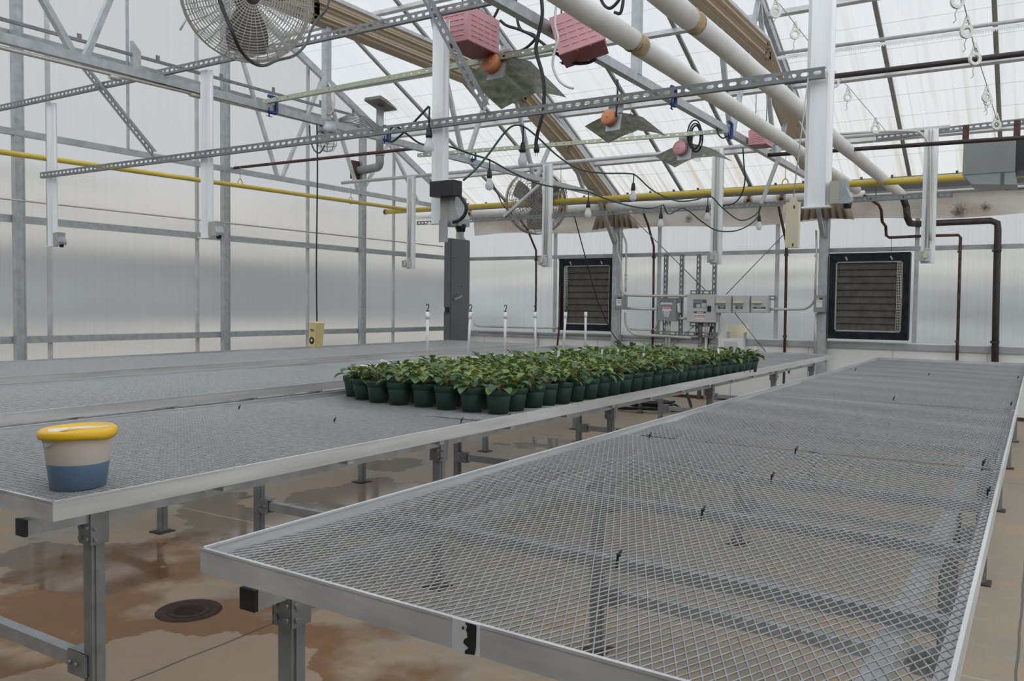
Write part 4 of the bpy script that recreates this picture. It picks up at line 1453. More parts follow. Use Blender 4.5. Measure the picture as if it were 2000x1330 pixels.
YG = 12.55
gz = 3.275
gx = -9.0
g = thing('gas_pipe', 'yellow gas pipe along the left wall and on along the back', 'pipe', (-6, 10, gz))
gl0, gl1 = at(-40, 291, X=-9.3), at(800, 410, X=-9.3)
gz = at(1500, 366, Y=YG).z
cor = Vector((gl1.x, YG, gl1.z))
pz_ = [Vector((-9.3, 2.0, gl1.z - .05)), Vector((-9.3, YG, gl1.z + .06))]
MB().cyl(at(-60, 288, X=-9.3), gl1, .030, 12).build('side_run', 'yellow', g)
ga, gb = at(752, 414, Y=gl1.y), at(2100, 333, Y=gl1.y)
gb = gb.lerp(ga, -.6)
MB().cyl(ga, gb, .042, 12).build('back_run', 'yellow', g)
MB().lathe([(.04, -.06), (.05, -.055), (.05, .055), (.04, .06)], 12, gl1, (0, 1, 0)).lathe([(.05, -.06), (.055, -.055), (.055, .055), (.05, .06)], 12, gl1, (1, 0, 0)).build('tee', 'yellow', g)
MB().lathe([(.0001, -.02), (.045, -.02), (.047, .03)], 12, ga, (1, 0, 0)).build('end_cap', 'dark', g)
for (u, v, vt) in ((469, 359, 328), (685, 392, 360)):
    p = at(u, v + 5, X=-9.3)
    o = MB().tube([p + Vector((0, .036 * math.cos(a), .045 + .055 * math.sin(a))) for a in [2 * math.pi * k / 14 for k in range(15)]], .007, 6, cap=False).build('clevis', 'yellow', g)
    MB().cyl(p + Vector((0, 0, .09)), (p.x, p.y, 3.36), .004, 5).build('hanger_rod', 'wire', o)
for u in (1095, 1533):
    p = at(u, 380, Y=gl1.y); p.z = ga.z + (gb.z - ga.z) * (p.x - ga.x) / (gb.x - ga.x)
    o = MB().tube([p + Vector((.04 * math.cos(a), 0, .055 + .065 * math.sin(a))) for a in [2 * math.pi * k / 14 for k in range(15)]], .008, 6, cap=False).build('clevis', 'yellow', g)
    MB().cyl(p + Vector((0, 0, .11)), (p.x, p.y, roof_z(p.y) - .05), .004, 5).build('hanger_rod', 'wire', o)

# brown iron pipe crossing the trusses at the right, rusty pipe at the left, racks
tag(MB().cyl(at(1310, 188, Y=7.12), at(2100, 92, Y=7.12).lerp(at(1310, 188, Y=7.12), -1.2), .021, 10).build('iron_pipe', 'iron'), 'dark brown pipe crossing level over the right truss', 'pipe')
tag(MB().cyl(at(1500, 303, Y=9.2), at(2100, 262, Y=9.2).lerp(at(1500, 303, Y=9.2), -1.2), .021, 10).build('iron_pipe', 'iron'), 'dark brown pipe passing in front of the grey heater top', 'pipe')
tag(MB().cyl(at(458, 328, Y=8.0), at(818, 289, Y=8.0), .020, 10).build('rusty_pipe', 'rustiron'), 'thin rusty pipe crossing level below the left truss', 'pipe')
rk = thing('vent_rack', 'toothed vent rack rail hanging below the roof at the right', 'rail', (-1, 10.7, 4.55))
ra, rb = at(1490, 109, Y=10.6), at(2150, 18, Y=10.6).lerp(at(1490, 109, Y=10.6), -.8)
MB().cyl(ra, rb, .022, 8).build('rail', 'bar', rk)
tm = MB().bar(ra + Vector((0, -.02, -.055)), rb + Vector((0, -.02, -.055)), .012, .03)
n = int((rb - ra).length / .025)
for k in range(n):
    p = ra.lerp(rb, (k + .5) / n) + Vector((0, -.02, -.078))
    tm.cbox(p, (.011, .012, .018))
tm.build('teeth', 'alu', rk)

# ------------------------------------------------------------------ strings of white clips
def clip_string(X, pts, clips, labels, nm):
    q = [at(u, v, X=X) for u, v in pts]
    tag(MB().tube(q, .0035, 4).build('string', 'twine'), nm, 'string')
    for (u, v, s), lab in zip(clips, labels):
        p = at(u, v, X=X)
        r = s * (p - EYE).length / FPX
        t = thing('plant_clip', lab, 'clip', p, 'white ring clips on the strings')
        fx, fz = Vector((.86, -.45, 0)).normalized(), Vector((0, 0, 1))
        fx = Vector((_r0.x, _r0.y, 0)); ny = fx.cross(fz)
        n = 20
        vs = []
        for side in (-.2, .2):
            for k in range(n):
                a = 2 * math.pi * k / n
                d = fx * math.cos(a) + fz * math.sin(a)
                vs += [p + d * r + ny * r * side, p + d * r * .55 + ny * r * side]
        fs = []
        for k in range(n):
            k2 = (k + 1) % n
            fs += [(2 * k, 2 * k2, 2 * k2 + 1, 2 * k + 1), (2 * n + 2 * k, 2 * n + 2 * k + 1, 2 * n + 2 * k2 + 1, 2 * n + 2 * k2),
                   (2 * k, 2 * n + 2 * k, 2 * n + 2 * k2, 2 * k2), (2 * k + 1, 2 * k2 + 1, 2 * n + 2 * k2 + 1, 2 * n + 2 * k + 1)]
        mb = MB().add(vs, fs)
        arm = [(-.8 * r, .45 * r), (-.16 * r, 2.5 * r), (.16 * r, 2.5 * r), (.8 * r, .45 * r), (.5 * r, .75 * r), (.1 * r, 1.7 * r), (-.1 * r, 1.7 * r), (-.5 * r, .75 * r)]
        P8 = [p + fx * a + fz * b + ny * r * sd for sd in (-.14, .14) for a, b in arm]
        mb.add(P8, [(0, 1, 6, 7), (1, 2, 5, 6), (2, 3, 4, 5), (8, 15, 14, 9), (9, 14, 13, 10), (10, 13, 12, 11), (0, 8, 9, 1), (1, 9, 10, 2), (2, 10, 11, 3)])
        mb.cyl(p + fx * -.25 * r + fz * 1.35 * r, p + fx * .25 * r + fz * 1.35 * r, r * .12, 5)
        mb.build('ring', 'clip', t)
        MB().tube([p + fz * -r, p + fz * -1.8 * r - fx * .3 * r, p + fz * -2.6 * r - fx * .1 * r, p + fz * -3.0 * r - fx * .5 * r], r * .07, 4).build('tail_string', 'twine', t)


XA = at(1732, 258, Y=YD).x
clip_string(XA, [(1500, -18), (1524, 10), (1617, 129), (1658, 171), (1732, 258)],
            [(1515, 24, 10), (1553, 67, 9), (1630, 162, 8.5), (1656, 190, 7.5), (1710, 252, 8)],
            ['white ring clip under a red hook at the top, on the left string', 'white ring clip just left of the big lamp housing', 'white ring clip just right of the big lamp housing',
             'white ring clip below and right of the big lamp housing', 'lowest white ring clip on the left string'], 'pale string of white clips running behind the big lamp housing')
XB = at(1950, 245, Y=YD).x
clip_string(XB, [(1878, -12), (1903, 92), (1928, 168), (1948, 240)],
            [(1870, 3, 11.5), (1888, 62, 11), (1904, 115, 10.5), (1927, 190, 8), (1930, 198, 7.5), (1946, 244, 8)],
            ['topmost white ring clip on the right string', 'second white ring clip from the top of the right string', 'third white ring clip down the right string',
             'upper of two overlapping white ring clips on the right string', 'lower of two overlapping white ring clips on the right string', 'lowest white ring clip, at the dark channel by the heater'], 'pale string of white clips near the right edge')

# ------------------------------------------------------------------ bulbs on green cable
def green(pts, label):
    q = [at(u, v, Y=y) for u, v, y in pts]
    return tag(MB().tube(curve(q, 6), .0075, 6).build('light_cable', 'gcable'), label, 'cable')


green([(837, 208, 4.45), (812, 235, 4.5), (785, 262, 4.6), (765, 277, 4.6), (757, 268, 4.6), (762, 252, 4.6), (776, 248, 4.6), (795, 262, 4.7), (820, 280, 4.9), (845, 284, 5.2), (880, 287, 5.4), (920, 301, 5.6),
       (955, 312, 5.8), (1000, 336, 6.3), (1050, 358, 6.8), (1100, 368, 7.2), (1147, 374, 7.6), (1180, 387, 7.9), (1230, 402, 8.3), (1270, 407, 8.6), (1296, 400, 8.9)], 'green bulb cable looped left of the middle lamp housing, running on to the back')
green([(905, 352, 4.6), (930, 330, 4.7), (955, 300, 4.9), (985, 260, 5.1), (1004, 245, 5.2), (1024, 248, 5.25), (1050, 268, 5.6), (1090, 305, 6.2), (1130, 330, 6.8), (1175, 338, 7.2), (1228, 339, 7.6), (1245, 345, 7.8), (1275, 372, 8.2),
       (1320, 392, 8.7), (1360, 390, 9.1), (1386, 382, 9.4), (1410, 405, 9.6), (1445, 430, 9.8), (1475, 420, 9.9), (1486, 402, 10)], 'green bulb cable rising in an arch over the plants')
green([(1296, 400, 8.9), (1306, 418, 9), (1330, 407, 9.2), (1345, 412, 9.4), (1370, 432, 9.6), (1400, 450, 9.8), (1440, 450, 9.8), (1475, 430, 9.9), (1486, 404, 10)], 'green bulb cable drooping in front of the far control panels')


def bulb(u, v, Y, drop, label, r=.034):
    """socket top at pixel (u, v)"""
    p = at(u, v, Y=Y)
    t = thing('light_bulb', label, 'bulb', p, 'frosted bulbs in black sockets')
    MB().lathe([(.0001, .0), (.012, -.002), (.018, -.02), (.021, -.05), (.023, -.055), (.021, -.075), (.0001, -.076)], 14, p).build('socket', 'black', t)
    MB().lathe([(.015, -.07), (.018, -.085), (.030, -.115), (.0345, -.138), (.031, -.158), (.018, -.172), (.0001, -.176)], 18, p).build('bulb', 'bulb', t)
    MB().cyl(p, p + Vector((.002, 0, drop)), .006, 5).build('lead', 'cable', t)


bulb(838, 247, 4.45, .13, 'frosted bulb on the middle lamp housing, below the slotted channel')
bulb(1021, 278, 5.25, .12, 'frosted bulb under the arch of green cable')
bulb(956, 330, 5.8, .08, 'frosted bulb right of the black power box')
bulb(1237, 357, 7.6, .09, 'frosted bulb in front of the yellow pipe, highest at the right', )
bulb(1149, 391, 7.6, .08, 'frosted bulb in front of the white back pipe, left of the post')
bulb(1291, 414, 8.9, .06, 'frosted bulb hanging below the far slotted channel, left one')
bulb(1382, 402, 9.4, .09, 'frosted bulb beside the far lamp housing over the control panel')
bulb(1483, 420, 10.0, .07, 'frosted bulb farthest to the right, near the beige box')

# ------------------------------------------------------------------ round fans
def basket_fan(c, axis, R, label, m, mm, rings, spokes, wire, depth, vertical_motor=True, hang=None):
    c = Vector(c); ax = Vector(axis).normalized()
    e1 = ax.cross(Vector((0, 0, 1))).normalized(); e2 = e1.cross(ax)
    t = thing('basket_fan', label, 'fan', c)
    prof = []
    for k in range(rings + 1):
        f = k / rings
        prof.append((.12 * R + .88 * R * f, depth * .5 * math.sqrt(max(0, 1 - (f * .93) ** 2.4)) + .02))
    cage = MB()
    for sg in (1, -1):
        for r, h in prof:
            cage.tube([c + ax * h * sg + (e1 * math.cos(a) + e2 * math.sin(a)) * r for a in [2 * math.pi * q / 44 for q in range(45)]], wire, 4, cap=False)
        for k in range(spokes):
            a = 2 * math.pi * (k + .25 * (sg < 0)) / spokes
            d = e1 * math.cos(a) + e2 * math.sin(a)
            cage.tube([c + ax * h * sg + d * r for r, h in prof[::2] + [prof[-1]]], wire * .9, 4, cap=False)
    for h in (-.03, 0, .03):
        cage.tube([c + ax * h + (e1 * math.cos(a) + e2 * math.sin(a)) * R * 1.005 for a in [2 * math.pi * q / 44 for q in range(45)]], wire * 1.7, 5, cap=False)
    cage.build('cage', m, t)
    MB().lathe([(.0001, -depth * .36), (R * .2, -depth * .34), (R * .23, -depth * .1), (R * .2, depth * .1), (R * .06, depth * .13), (R * .05, depth * .3), (.0001, depth * .3)], 18, c, ax).build('motor', mm, t)
    for k in range(3):
        a = 2 * math.pi * k / 3 + .5
        d = e1 * math.cos(a) + e2 * math.sin(a); w = ax.cross(d)
        bl = MB()
        vs = []
        for i in range(6):
            f = i / 5
            rr = R * (.12 + .74 * f); ww = R * (.14 + .22 * math.sin(f * 2.4)); tw = .75 - .35 * f
            for s in (-1, 1):
                vs.append(c + d * rr + (w * math.cos(tw) + ax * math.sin(tw)) * ww * s + ax * depth * .12)
        bl.add(vs + [v + ax * .003 for v in vs], [(2 * i, 2 * i + 2, 2 * i + 3, 2 * i + 1) for i in range(5)] + [(12 + 2 * i, 12 + 2 * i + 1, 12 + 2 * i + 3, 12 + 2 * i + 2) for i in range(5)], True)
        bl.build('blade', mm, t)
    if hang is not None:
        MB().bar(c - ax * depth * .3 + Vector((0, 0, R * .1)), (hang.x, hang.y, hang.z), .03, .05).build('mount', 'galv', t)
    return t


fc = at(482, -8, X=-2.95)
basket_fan(fc, (.80, -.50, -.33), 108 * (fc - EYE).length / FPX, 'large grey wire basket fan hanging at the top left', 'fan', 'motor', 20, 36, .0023, .30, hang=Vector((-2.87, fc.y - .05, 3.34)))
cab([(425, -10, 2.3), (440, 30, 2.3), (455, 65, 2.3), (468, 95, 2.35), (490, 120, 2.5), (515, 128, 2.7), (540, 118, 2.9), (575, 108, 3.2), (598, 85, 3.5), (607, 60, 3.7), (620, 38, 3.9), (636, 20, 4.0), (645, -5, 4.1)], .008, 'cable', 'black cable drooping from the basket fan')
f2 = at(1048, 395, Y=11.3)
basket_fan(f2, (.80, -.60, 0), .49, 'dusty round fan mounted high before the back wall', 'dust', 'motor', 10, 26, .0042, .34, hang=Vector((-6.33, 11.6, 3.3)))
MB_ = MB().obox(f2 + Vector((.03, -.05, .0)), (.6, .8, 0), (-.8, .6, 0), (0, 0, 1), (.13, .10, .84))
MB_.build('motor_mount', 'motor', bpy.data.objects['basket_fan.001'])

# caged lamp and yellow thermostat box on the left truss
cl = at(639, 255, X=-6.33)
t = thing('caged_lamp', 'glass jar lamp in a wire cage under the left truss', 'lamp', (cl.x, cl.y, cl.z))
z0 = at(639, 297, X=-6.33).z
rr = 17 * (cl - EYE).length / FPX
MB().lathe([(.0001, .08), (rr * .9, .08), (rr * 1.05, .0), (rr, -.02)], 16, cl).build('cap', 'plate', t)
MB().lathe([(rr * .85, 0), (rr * .85, -.16), (rr * .6, z0 - cl.z + .03), (.0001, z0 - cl.z + .01)], 18, cl).build('jar', 'glassc', t)
MB().lathe([(.02, 0), (.03, -.08), (.02, -.14), (.0001, -.15)], 12, cl).build('bulb', 'bulb', t)
cg = MB()
for z in (-.03, -.09, -.15):
    cg.tube([(cl.x + rr * math.cos(a), cl.y + rr * math.sin(a), cl.z + z) for a in [2 * math.pi * k / 20 for k in range(21)]], .0035, 5, cap=False)
for k in range(4):
    a = math.pi * k / 4
    d = Vector((math.cos(a), math.sin(a), 0))
    dz = z0 - cl.z
    cg.tube([cl + d * rr, cl + d * rr + Vector((0, 0, dz + .07)), cl + d * rr * .7 + Vector((0, 0, dz + .02)), cl + Vector((0, 0, dz)), cl - d * rr * .7 + Vector((0, 0, dz + .02)), cl - d * rr + Vector((0, 0, dz + .07)), cl - d * rr], .0035, 5)
cg.build('cage', 'wire', t)
cab([(605, 245, 6.2), (606, 270, 6.2), (612, 290, 6.2), (621, 299, 6.2), (629, 294, 6.2), (634, 284, 6.3)], .007, 'cable', 'thin black cable loop below the caged lamp', Y=6.2)
cd = [at(u, v, X=-6.33) for u, v in ((619, 245), (620, 330), (619, 430), (618, 520), (619, 628))]
tag(MB().tube(curve(cd, 4), .008, 6).build('cable', 'cable'), 'long black cord holding the yellow thermostat box', 'cable')
yb = at(620, 654, X=-6.33)
t = thing('thermostat_box', 'pale yellow thermostat box hanging on a long cord', 'box', yb)
fx = Vector((.90, .43, 0)).normalized(); fy = Vector((-fx.y, fx.x, 0)); fz = Vector((.12, 0, 1)).normalized()
fx2 = (fx - fz * fx.dot(fz)).normalized(); fy2 = fz.cross(fx2)
fx2 = Vector((.93, -.05, -.11)).normalized(); fy2 = fz.cross(fx2)
bw, bd, bh = .105, .105, .255
yc = yb + fx2 * -.02
MB().obox(yc, fx2, fy2, fz, (bw, bd, bh)).build('case', 'ybox', t)
MB().obox(yc + fy2 * -(bd / 2 + .003) * 0 + fx2 * (bw / 2 + .003), fx2, fy2, fz, (.006, bd * .9, bh * .97)).build('side_cover', 'ybox', t)
gr = MB().lathe([(.0001, .004), (.012, .004), (.014, .001)], 14, yc - fy2 * (bd / 2) - fz * .06, -fy2)
fg = MB().lathe([(.0001, .0015), (.036, .0015), (.038, .0)], 24, yc - fy2 * bd / 2 - fz * .06, -fy2).build('fan_opening', 'black', t)
gr.build('fan_hub', 'white', fg)
MB().obox(yc - fy2 * (bd / 2 + .001) + fz * .05 + fx2 * -.005, fx2, fy2, fz, (.055, .002, .012)).obox(yc - fy2 * (bd / 2 + .001) + fz * .036 + fx2 * -.005, fx2, fy2, fz, (.05, .002, .006)).build('label', 'teal', t)

# grey vent pipe through the left wall
vc = at(700, 333, X=-9.75)
t = thing('vent_pipe', 'grey vent pipe elbowing out of the left wall and up', 'pipe', vc)
e = at(738, 325, Y=vc.y + .1)
up_ = [Vector((vc.x, vc.y, vc.z)), Vector((vc.x + .18, vc.y, vc.z + .02)), Vector((vc.x + .30, vc.y + .02, vc.z + .03))]
tp = at(742, 250, X=vc.x + .42, )
MB().tube(curve([vc, vc + Vector((.17, 0, 0)), vc + Vector((.30, .02, .02)), vc + Vector((.41, .02, .03)), vc + Vector((.45, .02, .10)), vc + Vector((.45, .02, .2))], 5), .068, 14).build('elbow', 'greypvc', t)
MB().cyl(vc + Vector((.45, .02, .18)), vc + Vector((.45, .02, 1.0)), .062, 14).build('stack', 'plate', t)
MB().lathe([(.066, .0), (.072, .0), (.072, .06), (.066, .06)], 14, vc + Vector((.45, .02, .2))).build('collar', 'greypvc', t)
MB().obox(vc + Vector((-.02, 0, 0)), (1, 0, 0), (0, 1, 0), (0, 0, 1), (.05, .30, .30)).build('wall_flange', 'rustiron', t)
MB().obox(vc + Vector((.46, .03, 1.05)), (1, 0, 0), (0, 1, -.25), (0, .25, 1), (.34, .42, .05)).build('hood', 'motor', t)
wr = MB()
for k in range(7):
    pts = [at(u, v, X=-6.5 - .05 * k) for u, v in ((662, 232 + k), (690, 222 + 3 * k), (720, 232 + 3 * k), (748, 252 + 2 * k))]
    wr.tube(curve(pts, 4), .006, 5)
tag(wr.build('cable_bundle', 'wire'), 'bundle of thin grey cables along the left truss by the vent hood', 'cable', kind='stuff')
cab([(628, 215, 6.4), (648, 222, 6.4), (652, 185, 6.4), (640, 160, 6.4)], .012, 'conduit', 'bent pale conduit beside the upright of the left truss', Y=6.4)

# beige hanging box at the right, grey heater at the top right
t = thing('sensor_box', 'flat beige box hanging on a string by the big lamp housing', 'box', at(1549, 438, Y=YC))
w0, w1 = at(1537, 396, Y=YC - .15), at(1562, 396, Y=YC - .15)
zt_, zb_ = w0.z, at(1550, 484, Y=YC - .15).z
MB().box((w0.x, YC - .17, zb_), (w1.x, YC - .13, zt_)).box((w0.x - .015, YC - .165, zt_ - .055), (w0.x, YC - .135, zt_ - .01)).build('case', 'beige', t)
MB().prism([(-.02, 0), (.02, 0), (.008, .03), (-.008, .03)], ((w0.x + w1.x) / 2, YC - .155, zt_), (1, 0, 0), (0, 0, 1), (0, 1, 0), .01).build('tab', 'beige', t)
MB().cbox(((w0.x + w1.x) / 2 + .01, YC - .171, zt_ - .025), (.006, .003, .014)).cbox(((w0.x + w1.x) / 2 + .008, YC - .171, zb_ + .014), (.006, .003, .014)).build('slot', 'black', t)
MB().tube([((w0.x + w1.x) / 2, YC - .15, zt_ + .03), (w1.x - .01, YC - .001, zl - .02)], .003, 4).build('cord', 'twine', t)

Yh = 9.75
hx0, hx1 = at(1881, 300, Y=Yh).x, at(1984, 300, Y=Yh).x
hz1, hz0 = at(1930, 272, Y=Yh).z, at(1930, 338, Y=Yh).z
t = thing('unit_heater', 'grey unit heater hanging from the roof at the right edge', 'heater', ((hx0 + hx1) / 2, Yh, hz0))
MB().box((hx0, Yh, hz0), (hx1, Yh + .45, hz1)).build('case', 'heater', t)
MB().prism([(hx0 + .0, 0), (hx1, 0), (hx1 + .02, -.13), (hx0 + .09, -.10)][::-1], (0, Yh + .01, hz0), (1, 0, 0), (0, 0, 1), (0, 1, 0), .42).build('hood', 'boxdk', t)
MB().box((hx1 + .002, Yh + .02, hz0 + .01), (hx1 + .10, Yh + .44, hz1 - .02)).cyl((hx1 + .08, Yh + .2, hz0 + .2), (hx1 + .3, Yh + .2, hz0 + .2), .07, 12).build('blower', 'black', t)
for x in (hx0 + .01, hx1 - .0):
    MB().box((x - .03, Yh + .1, hz1), (x + .03, Yh + .13, 3.42)).build('hanger', 'rustiron', t)
MB().box((hx0 + .34, Yh + .004, hz0 - .12), (hx0 + .37, Yh + .009, hz0 - .0)).build('seam_cover', 'dark', t)

# ------------------------------------------------------------------ back wall equipment
YP = YB - .08
P = lambda u, v, y=YP: at(u, v, Y=y)


def louver(u0, v0, u1, v1, label, slats, side):
    a, b = P(u0, v1, YP - .05), P(u1, v0, YP - .05)
    x0, x1, z0, z1 = a.x, b.x, a.z, b.z
    t = thing('wall_louver', label, 'louver', ((x0 + x1) / 2, YP, z0), 'wall louvers')
    fr = MB()
    w = .10
    y0, y1 = YP - .12, YP + .05
    fr.box((x0, y0, z1 - w * 1.1), (x1, y1, z1)).box((x0, y0, z0), (x1, y1, z0 + w)).box((x0, y0, z0 + w), (x0 + w * .9, y1, z1 - w * 1.1)).box((x1 - w * .9, y0, z0 + w), (x1, y1, z1 - w * 1.1))
    for sz in (z1, z0):
        fr.box((x0 - .01, y0 - .004, sz - .012), (x1 + .01, y0 + .02, sz + .012))
    fr.build('frame', 'navy', t)
    inn = MB()
    i0, i1, j0, j1 = x0 + w * .9, x1 - w * .9, z0 + w, z1 - w * 1.1
    for bx_ in ((i0, j0, i1, j0 + .022), (i0, j1 - .022, i1, j1), (i0, j0, i0 + .02, j1), (i1 - .02, j0, i1, j1)):
        inn.box((bx_[0], YP - .10, bx_[1]), (bx_[2], YP - .07, bx_[3]))
    inn.build('inner_frame', 'galv', t)
    n = slats
    for k in range(n):
        z = j0 + .02 + (j1 - j0 - .04) * k / n
        h = (j1 - j0 - .04) / n
        s = MB()
        s.add([(i0 + .02, YP - .075, z), (i1 - .02, YP - .075, z), (i1 - .02, YP - .058, z + h * .95), (i0 + .02, YP - .058, z + h * .95),
               (i0 + .02, YP - .068, z), (i1 - .02, YP - .068, z), (i1 - .02, YP - .051, z + h * .95), (i0 + .02, YP - .051, z + h * .95)],
              [(0, 1, 2, 3), (7, 6, 5, 4), (0, 4, 5, 1), (3, 2, 6, 7)])
        s.box((i0 + .02, YP - .080, z), (i1 - .02, YP - .075, z + .012))
        s.build('slat', 'louver', t)
    MB().box((i0, YP - .015, j0), (i1, YP - .008, j1)).build('backing', 'black', t)
    gm = MB()
    gx0 = i0 + .005 if side < 0 else i1 - .075
    for k in range(26):
        z = j0 + .03 + (j1 - j0 - .06) * k / 25
        gm.cyl((gx0, YP - .105, z), (gx0 + .07, YP - .105, z), .0035, 4)
    for q in range(4):
        gm.cyl((gx0 + .0233 * q, YP - .105, j0 + .02), (gx0 + .0233 * q, YP - .105, j1 - .02), .0035, 4)
    gm.build('wire_guard', 'clip', t)
    bt = MB()
    for sx in (.22, .78):
        bt.obox((x0 + (x1 - x0) * sx, y0 - .01, z1 - .07), (1, 0, .5), (0, 1, 0), (-.5, 0, 1), (.02, .02, .055))
    bt.build('latch', 'plate', t)
    return t


louver(1094, 505, 1203.5, 643, 'left wall louver with dusty brown slats, left of the post', 9, -1)
louver(1618, 494, 1779, 659, 'right wall louver with dusty brown slats, left of the tall brown pipes', 10, 1)

# tall grey cabinet in the corner
cx = -9.25
ca, cb_ = at(880, 465, X=cx), at(917, 468, X=cx)
t = thing('electrical_cabinet', 'tall grey electrical cabinet standing in the far left corner', 'cabinet', (cx - .1, (ca.y + cb_.y) / 2, 0))
xw = at(868, 475, Y=ca.y).x
MB().box((xw, ca.y, .02), (cx, cb_.y, ca.z)).build('body', 'cabinet', t)
dr = MB().box((cx, ca.y + .015, .06), (cx + .018, cb_.y - .01, ca.z - .02)).build('door', 'cabinet', t)
hp = at(886, 584, X=cx + .02)
MB().cyl(hp, hp + Vector((.05, 0, 0)), .016, 10).obox(hp + Vector((.05, .09, .03)), (0, 1, .3), (1, 0, 0), (0, -.3, 1), (.22, .014, .028)).build('handle', 'plate', dr)
MB().cyl(at(901, 560, X=cx + .018), at(901, 560, X=cx + .018) + Vector((.006, 0, 0)), .014, 8).cyl(at(886, 504, X=cx + .018), at(886, 504, X=cx + .018) + Vector((.006, 0, 0)), .012, 8).build('lock', 'black', dr)
sb_ = at(869, 605, Y=ca.y - .04)
MB().cbox((sb_.x - .03, ca.y - .04, sb_.z), (.08, .07, .09)).build('switch_box', 'white', t)
MB().cbox((sb_.x + .035, ca.y - .03, sb_.z), (.05, .06, .10)).build('switch_mount', 'black', t)


def wallbox(u0, v0, u1, v1, d, name, m, label, cat, y=YP):
    a, b = P(u0, v1, y - d), P(u1, v0, y - d)
    t = thing(name, label, cat, ((a.x + b.x) / 2, y, a.z))
    MB().box((a.x, y - d, a.z), (b.x, y, b.z)).build('case', m, t)
    MB().box((a.x + .008, y - d - .008, a.z + .008), (b.x - .008, y - d, b.z - .008)).build('door', m, t)
    return t, a.x, b.x, a.z, b.z, y - d - .008


def lbl(t, f, u0, v0, u1, v1, m, name='label', dep=.002):
    a, b = P(u0, v1, f), P(u1, v0, f)
    return MB().box((a.x, f - dep, a.z), (b.x, f, b.z)).build(name, m, t)


def textline(t, f, u0, v0, u1, v1, m, seed, n=8):
    """a line of lettering too small to read in the photograph: a row of short strokes"""
    r = random.Random(seed); a, b = P(u0, v1, f), P(u1, v0, f)
    mb = MB(); x = a.x; w = (b.x - a.x) / n
    for k in range(n):
        h = (b.z - a.z) * r.uniform(.6, 1)
        mb.box((x + w * .12, f - .0035, a.z), (x + w * .8, f - .002, a.z + h))
        x += w
    mb.build('lettering', m, t)


# disconnect switch (left of the main panel)
t, x0, x1, z0, z1, f = wallbox(1284, 582, 1322, 627, .16, 'disconnect_switch', 'boxdk', 'grey disconnect switch box with red and white labels, left of the main panel', 'switch')
l = lbl(t, f, 1290, 588, 1313, 590.6, 'black'); textline(l, f, 1291, 588.6, 1312, 590.2, 'white', 1, 12)
lbl(t, f, 1290, 591, 1313, 594.5, 'white')
l = lbl(t, f, 1293, 598, 1311, 602.5, 'red'); textline(l, f, 1294.5, 599.2, 1309.5, 601.4, 'white', 2, 9)
l = lbl(t, f, 1293.5, 603, 1311, 607, 'white')
l = lbl(t, f, 1296, 608, 1307.5, 613.5, 'white'); textline(l, f, 1297.5, 609.5, 1306, 612, 'grey', 3, 5)
l = lbl(t, f, 1297, 614.5, 1306, 619, 'white'); textline(l, f, 1298, 615.6, 1305, 618, 'grey', 4, 4)
a, b = P(1323, 612, YP - .1), P(1328, 588, YP - .1)
h = MB().box((a.x - .01, YP - .13, a.z), (b.x, YP - .04, b.z + .04)).build('lever_mount', 'boxdk', t)
MB().bar(P(1325, 592, YP - .15), P(1326.5, 610, YP - .15), .03, .05, (0, 1, 0)).build('lever', 'white', h)
# main control panel
t, x0, x1, z0, z1, f = wallbox(1341, 575, 1396, 629, .20, 'control_panel', 'boxgrey', 'largest light grey control panel, with a square window', 'panel')
w_ = lbl(t, f, 1354, 585, 1380, 601.5, 'cabinet', 'window')
lbl(w_, f - .002, 1355, 586.5, 1372, 591.5, 'boxdk', 'display'); lbl(w_, f - .002, 1360, 594, 1368, 601, 'boxgrey', 'keypad'); lbl(w_, f - .002, 1370, 592, 1379, 601, 'boxgrey', 'window_panel')
l = lbl(t, f, 1355, 608.5, 1379, 612, 'teal'); textline(l, f, 1361, 609.2, 1374, 611.2, 'white', 5, 9)
lbl(t, f, 1355, 612.4, 1378, 614.8, 'white')
l = lbl(t, f, 1357, 615.8, 1376, 619.8, 'red'); textline(l, f, 1358, 616.8, 1375, 618.9, 'white', 6, 10)
l = lbl(t, f, 1357.5, 620, 1375.5, 624, 'white'); textline(l, f, 1360, 621, 1373, 623, 'clip', 7, 8)
a, b = P(1382, 608.5, f), P(1389, 597.5, f)
MB().box((a.x, f - .02, a.z), (b.x, f, b.z)).build('handle', 'black', t)
# three timer boxes
for k, (u0, u1, col, gl) in enumerate(((1396.5, 1429, 'black', 'white'), (1430.5, 1464.5, 'black', 'white'), (1466.5, 1501, 'teal', 'white'))):
    nm = ['first small timer box, joined to the right of the main panel', 'middle one of three small timer boxes', 'rightmost small timer box with the wide green label'][k]
    t, x0, x1, z0, z1, f = wallbox(u0, 577.5, u1, 611, .15, 'timer_box', 'boxgrey', nm, 'timer box')
    t['group'] = 'small timer boxes'
    a, b = P(u0 + 2, 592.5, f), P(u0 + 22, 588, f)
    MB().prism([(0, 0), (0, .035), (-.05, .01), (-.05, 0)][::-1], (a.x, f, a.z), (0, 1, 0), (0, 0, 1), (1, 0, 0), b.x - a.x).build('rain_hood', 'beige', t)
    lbl(t, f, u0 + 2, 592.8, u0 + 21, 594.2, 'boxdk', 'slot')
    if k < 2:
        l = lbl(t, f, u0 + 6, 597, u0 + 20, 603, 'teal'); textline(l, f, u0 + 9, 598, u0 + 18, 600, 'white', 20 + k, 6); textline(l, f, u0 + 11, 601, u0 + 16, 602.4, 'white', 30 + k, 4)
    else:
        l = lbl(t, f, u0 + 4, 599.5, u0 + 29, 602.8, 'teal'); textline(l, f, u0 + 11, 600.2, u0 + 21, 602, 'white', 40, 8)
        lbl(t, f, u0 + 4, 603.2, u0 + 28.5, 605.8, 'white')
